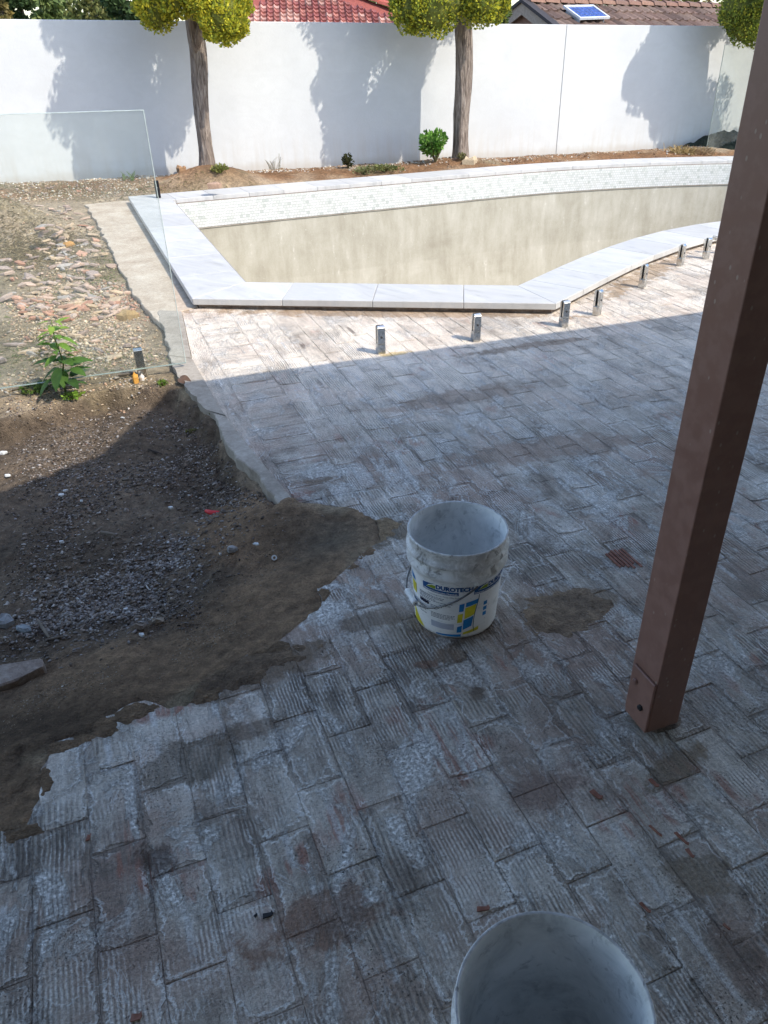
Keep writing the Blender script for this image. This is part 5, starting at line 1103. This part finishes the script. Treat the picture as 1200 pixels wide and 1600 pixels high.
# ------------------------------------------------------------ plants
def leafmesh(L, W, col, curl=.25, seg=5):
    vs = []; fs = []
    for i in range(seg+1):
        t = i/seg; w_ = W*sin(pi*min(1, t*.92+.06))**.8*(1-.25*t); z = -curl*L*t*t; x = L*t
        vs += [(x, -w_, z+.12*w_), (x, 0, z-.02*L), (x, w_, z+.12*w_)]
    for i in range(seg): fs += [(i*3, i*3+3, i*3+4, i*3+1), (i*3+1, i*3+4, i*3+5, i*3+2)]
    me_ = mesh('leaf', vs, fs, np.tile(col, (len(vs), 1))); me_.materials.append(M['leaf']); me_.shade_smooth(); return me_
sb = put(103, 617, -.02); pl = empty('seedling', sb); tag(pl, 'young leafy plant with broad green leaves growing beside the glass panel', 'plant')
tipz = A(80, 500, sb.y-.02); tip = tipz-sb
stem_ = [Vector((0, 0, 0)), Vector((.01, 0, .10)), tip*.45+Vector((.02, 0, 0)), tip*.75, tip]
k_ = MB(); k_.tube(stem_, [.005, .0045, .004, .003, .002], 8); k_.build('stem', m_plain('green_stem', (.10, .14, .03), .6), pl, smooth=True)
lm = [leafmesh(.085, .026, (.075, .155, .028), .3), leafmesh(.075, .021, (.15, .27, .045), .35), leafmesh(.06, .017, (.24, .36, .06), .2), leafmesh(.09, .024, (.045, .10, .022), .45)]
def along(t):
    s = t*(len(stem_)-1); i = min(int(s), len(stem_)-2); return stem_[i].lerp(stem_[i+1], s-i)
rnd = random.Random(4)
for i in range(40):
    t = .14+.86*i/39; a = i*2.4+rnd.uniform(-.3, .3); li = 2 if t > .85 else (1 if t > .55 else (0 if rnd.random() < .6 else 3)); sc_ = (1.4-.45*t)*rnd.uniform(.8, 1.15)
    o = link('leaf', lm[li], pl, None, along(t)+Vector((cos(a), sin(a), 0))*.02, (rnd.uniform(-.3, .3), rnd.uniform(-.45, .25), a)); o.scale = (sc_,)*3
    if t < .5 and i % 2: o.location = along(t)+Vector((cos(a), sin(a), -.1))*.05
def bush(name, px, py, zg, w_, h, n, leaf, pal, label, cat, seed, up=.2):
    b_ = put(px, py, zg); t = empty(name, b_); tag(t, label, cat); rnd = random.Random(seed); k_ = MB(); st_ = MB()
    for i in range(9):
        a = rnd.uniform(0, 2*pi); st_.tube([(0, 0, 0), (cos(a)*w_*.25, sin(a)*w_*.25, h*.4), (cos(a)*w_*.5, sin(a)*w_*.5, h*rnd.uniform(.6, .9))], [.008, .006, .003], 5)
        c = (cos(a)*w_*.45*rnd.random(), sin(a)*w_*.45*rnd.random(), h*rnd.uniform(.35, .75)); sprays(k_, c, (w_*.38, w_*.38, h*.26), n//9, leaf, pal, up, rnd)
    st_.build('stems', m_plain('twig', (.10, .09, .04), .8), t); k_.build('foliage', M['leaf'], t, fix=False)
bush('shrub', 680, 256, .08, .34, .40, 900, .055, [(.11, .25, .04), (.17, .34, .06), (.07, .15, .03), (.24, .42, .09)], 'bright green rounded shrub left of the middle trunk', 'shrub', 3)
bush('shrub', 545, 264, .03, .14, .18, 340, .03, [(.03, .04, .015), (.05, .055, .02), (.08, .08, .03)], 'small dark conifer seedling against the shaded wall', 'shrub', 4)
bush('weed', 600, 270, .03, .40, .10, 420, .03, [(.16, .18, .05), (.22, .22, .08), (.1, .12, .04)], 'low olive weed between wall shadow and coping', 'weed', 5)
bush('weed', 568, 272, .03, .30, .08, 260, .03, [(.25, .25, .12), (.18, .2, .08)], 'grey green creeping weed behind the coping', 'weed', 6)
bush('weed', 118, 622, -.03, .09, .035, 160, .016, [(.28, .42, .06), (.2, .34, .05)], 'small lime green weed at the foot of the young plant', 'weed', 7)
bush('weed', 62, 612, -.03, .14, .05, 200, .02, [(.09, .15, .03), (.14, .2, .05)], 'dull green weed left of the young plant', 'weed', 8)
bush('weed', 254, 601, -.04, .05, .03, 90, .014, [(.14, .24, .03), (.2, .3, .05)], 'small green weed beside the dry curled leaf', 'weed', 9)
bush('weed', 333, 650, -.03, .035, .025, 70, .010, [(.12, .18, .03), (.2, .22, .06)], 'tiny weed tucked against the kerb', 'weed', 10)
bush('weed', 300, 676, -.10, .04, .02, 60, .010, [(.14, .14, .04), (.2, .2, .06)], 'tiny dry weed in the shaded bed below the kerb', 'weed', 11)
bush('weed', 345, 272, .06, .16, .10, 200, .03, [(.18, .22, .05), (.26, .26, .08)], 'grass tuft at the foot of the leftmost trunk', 'weed', 12, .9)
bush('weed', 722, 250, .1, .12, .10, 120, .03, [(.25, .24, .10), (.2, .18, .08)], 'dry tuft at the foot of the middle trunk', 'weed', 13, .9)
def ferny(px, py, zg, n, L, pal, label, cat, seed, name='fern_weed', spread=.6):
    b_ = put(px, py, zg); t = empty(name, b_); tag(t, label, cat); rnd = random.Random(seed); k_ = MB()
    for i in range(n):
        a = rnd.uniform(0, 2*pi); l = L*rnd.uniform(.6, 1.1); d = Vector((cos(a)*spread, sin(a)*spread, 1)).normalized(); col = rnd.choice(pal); s = d.cross(Vector((0, 0, 1))).normalized()
        base = Vector((rnd.uniform(-.08, .08), rnd.uniform(-.05, .05), 0))
        for j in range(12):
            f = (j+1)/12; p = base+d*l*f-Vector((0, 0, l*.35*f*f))
            for sg in (-1, 1): q_ = p+s*sg*l*.09*(1.15-f)+d*l*.05; k_.add([p-d*.003, q_, p+d*.006], [(0, 1, 2)], col)
        k_.add([base+s*.002, base-s*.002, base+d*l*.98-Vector((0, 0, l*.33))], [(0, 1, 2)], col)
    k_.build('fronds', M['leaf'], t, fix=False)
FG = [(.16, .26, .06), (.22, .32, .08), (.12, .2, .05)]
ferny(246, 268, .05, 20, .30, FG, 'feathery green weed left of the soil mound', 'weed', 1); ferny(278, 252, .1, 16, .26, FG, 'feathery weed against the wall beside the leftmost trunk', 'weed', 2); ferny(200, 283, .02, 18, .20, [(.10, .17, .04), (.14, .22, .05)], 'darker feathery weed near the wall at the left', 'weed', 3)
ferny(430, 268, .02, 12, .30, [(.30, .27, .20), (.24, .22, .16)], 'dry spindly weed against the wall right of the leftmost trunk', 'weed', 4, 'dry_weed', .5)
def blades(name, px, py, zg, rx, ry, n, L, pal, label, seed, cat=None, kind='stuff', lean=1.0):
    b_ = put(px, py, zg); rnd = random.Random(seed); k_ = MB(); XY = [(b_.x+rnd.gauss(0, rx), b_.y+rnd.gauss(0, ry)) for _ in range(n)]; xa = np.array(XY); okk = ~(inpoly(xa[:, 0], xa[:, 1], pool_out) | inpoly(xa[:, 0], xa[:, 1], sp) | ((xa[:, 0]-WB.x)*WN.x+(xa[:, 1]-WB.y)*WN.y < .02)); XY = [q for q, o9 in zip(XY, okk) if o9]; Z = gh(np.array([p[0] for p in XY]), np.array([p[1] for p in XY]))
    for (x, y), z in zip(XY, Z):
        a = rnd.uniform(0, 2*pi); l = L*rnd.uniform(.5, 1.2); d = Vector((cos(a)*lean, sin(a)*lean, rnd.uniform(.1, .8))).normalized(); s = d.cross(Vector((0, 0, 1))).normalized()*rnd.uniform(.002, .005); p = Vector((x, y, z)); col = rnd.choice(pal)
        k_.add([p+s, p-s, p+d*l*.6-s*.6, p+d*l-Vector((0, 0, l*.2)), p+d*l*.6+s*.6], [(0, 1, 2, 3, 4)], col)
    o = k_.build(name, M['leaf'], fix=False); tag(o, label, cat, None, kind)
STR = [(.36, .28, .15), (.28, .21, .11), (.42, .34, .2), (.2, .15, .08)]
blades('dry_grass', 0, 335, .15, .34, .42, 5200, .055, STR, 'straw coloured dead grass over the mound at the left edge', 1); blades('dry_grass', 120, 300, .02, 1.0, .22, 2200, .05, STR+[(.2, .2, .08)], 'thin dead grass along the wall foot', 2)
blades('dry_grass', 165, 430, -.02, .25, .5, 500, .06, [(.30, .29, .13), (.24, .26, .10), (.38, .32, .18)], 'thin grass among the rubble beside the strip', 3); blades('dry_grass', 80, 560, -.03, .4, .12, 500, .04, [(.22, .24, .09), (.3, .27, .13)], 'sparse short grass behind the glass panel', 4); blades('dry_grass', 330, 278, .1, .5, .12, 500, .07, [(.30, .18, .09), (.24, .2, .08)], 'dead needles on the soil mound', 5)
blades('dry_weed_tuft', 1067, 240, .03, .09, .06, 220, .16, [(.55, .42, .22), (.45, .34, .16)], 'straw coloured dry weed in front of the dark heap', 6, 'weed', None, .5); blades('dry_weed_tuft', 1098, 240, .03, .08, .06, 150, .15, [(.5, .38, .25), (.4, .3, .18)], 'dry weed left of the brown post in front of the dark heap', 7, 'weed', None, .5)
# curled dry leaf beside the kerb
p = put(290, 598, -.03); me_ = leafmesh(.10, .030, (.20, .12, .08), .5, 7); o = link('dry_leaf', me_, None, None, p+Vector((-.03, 0, .025)), (.5, -.3, -.9)); tag(o, 'large curled dry brown leaf at the kerb edge', 'leaf')
# dark heap at the right end of the wall
hp = put(1125, 232, .03); rgx = 46; u = np.linspace(-1, 1, rgx); gx_, gy_ = np.meshgrid(u, u); hx = hp.x+.3+gx_*.75; hy = hp.y+.5+gy_*.55
zz2 = gh(hx, hy)+np.clip(1-np.hypot(gx_, gy_), 0, 1)**.5*.22*(1+1.6*fbm(hx*4, hy*4, 4, 4))+fbm(hx*9, hy*9, 5, 3)*.2*np.clip(1.2-np.hypot(gx_, gy_), 0, 1)-.03
ii = np.arange(rgx*rgx).reshape(rgx, rgx); q_ = np.stack([ii[:-1, :-1], ii[:-1, 1:], ii[1:, 1:], ii[1:, :-1]], -1).reshape(-1, 4)
me_ = mesh('heap', np.stack([hx, hy, zz2], -1).reshape(-1, 3), q_.tolist(), np.tile((.035, .045, .035), (rgx*rgx, 1))); o = link('green_waste_heap', me_, None, M['soil']); tag(o, 'dark heap of garden waste in the shade at the right end of the wall', 'heap')
stone('rock', 1148, 226, .16, .10, .08, (.42, .40, .34), 'pale slab on the dark heap beside the post', 'rock', 77, .3, n=6, z=.15, lift=1.5)
stick_p = put(1113, 222, .1); k_ = MB(); k_.box((0, 0, .07), (.02, .015, .16)); o = k_.build('wooden_peg', m_plain('pale_wood', (.40, .38, .28), .8), loc=stick_p+Vector((0, 0, .02)), rot=(.1, .12, 0)); tag(o, 'pale wooden peg standing in front of the dark heap', 'peg')
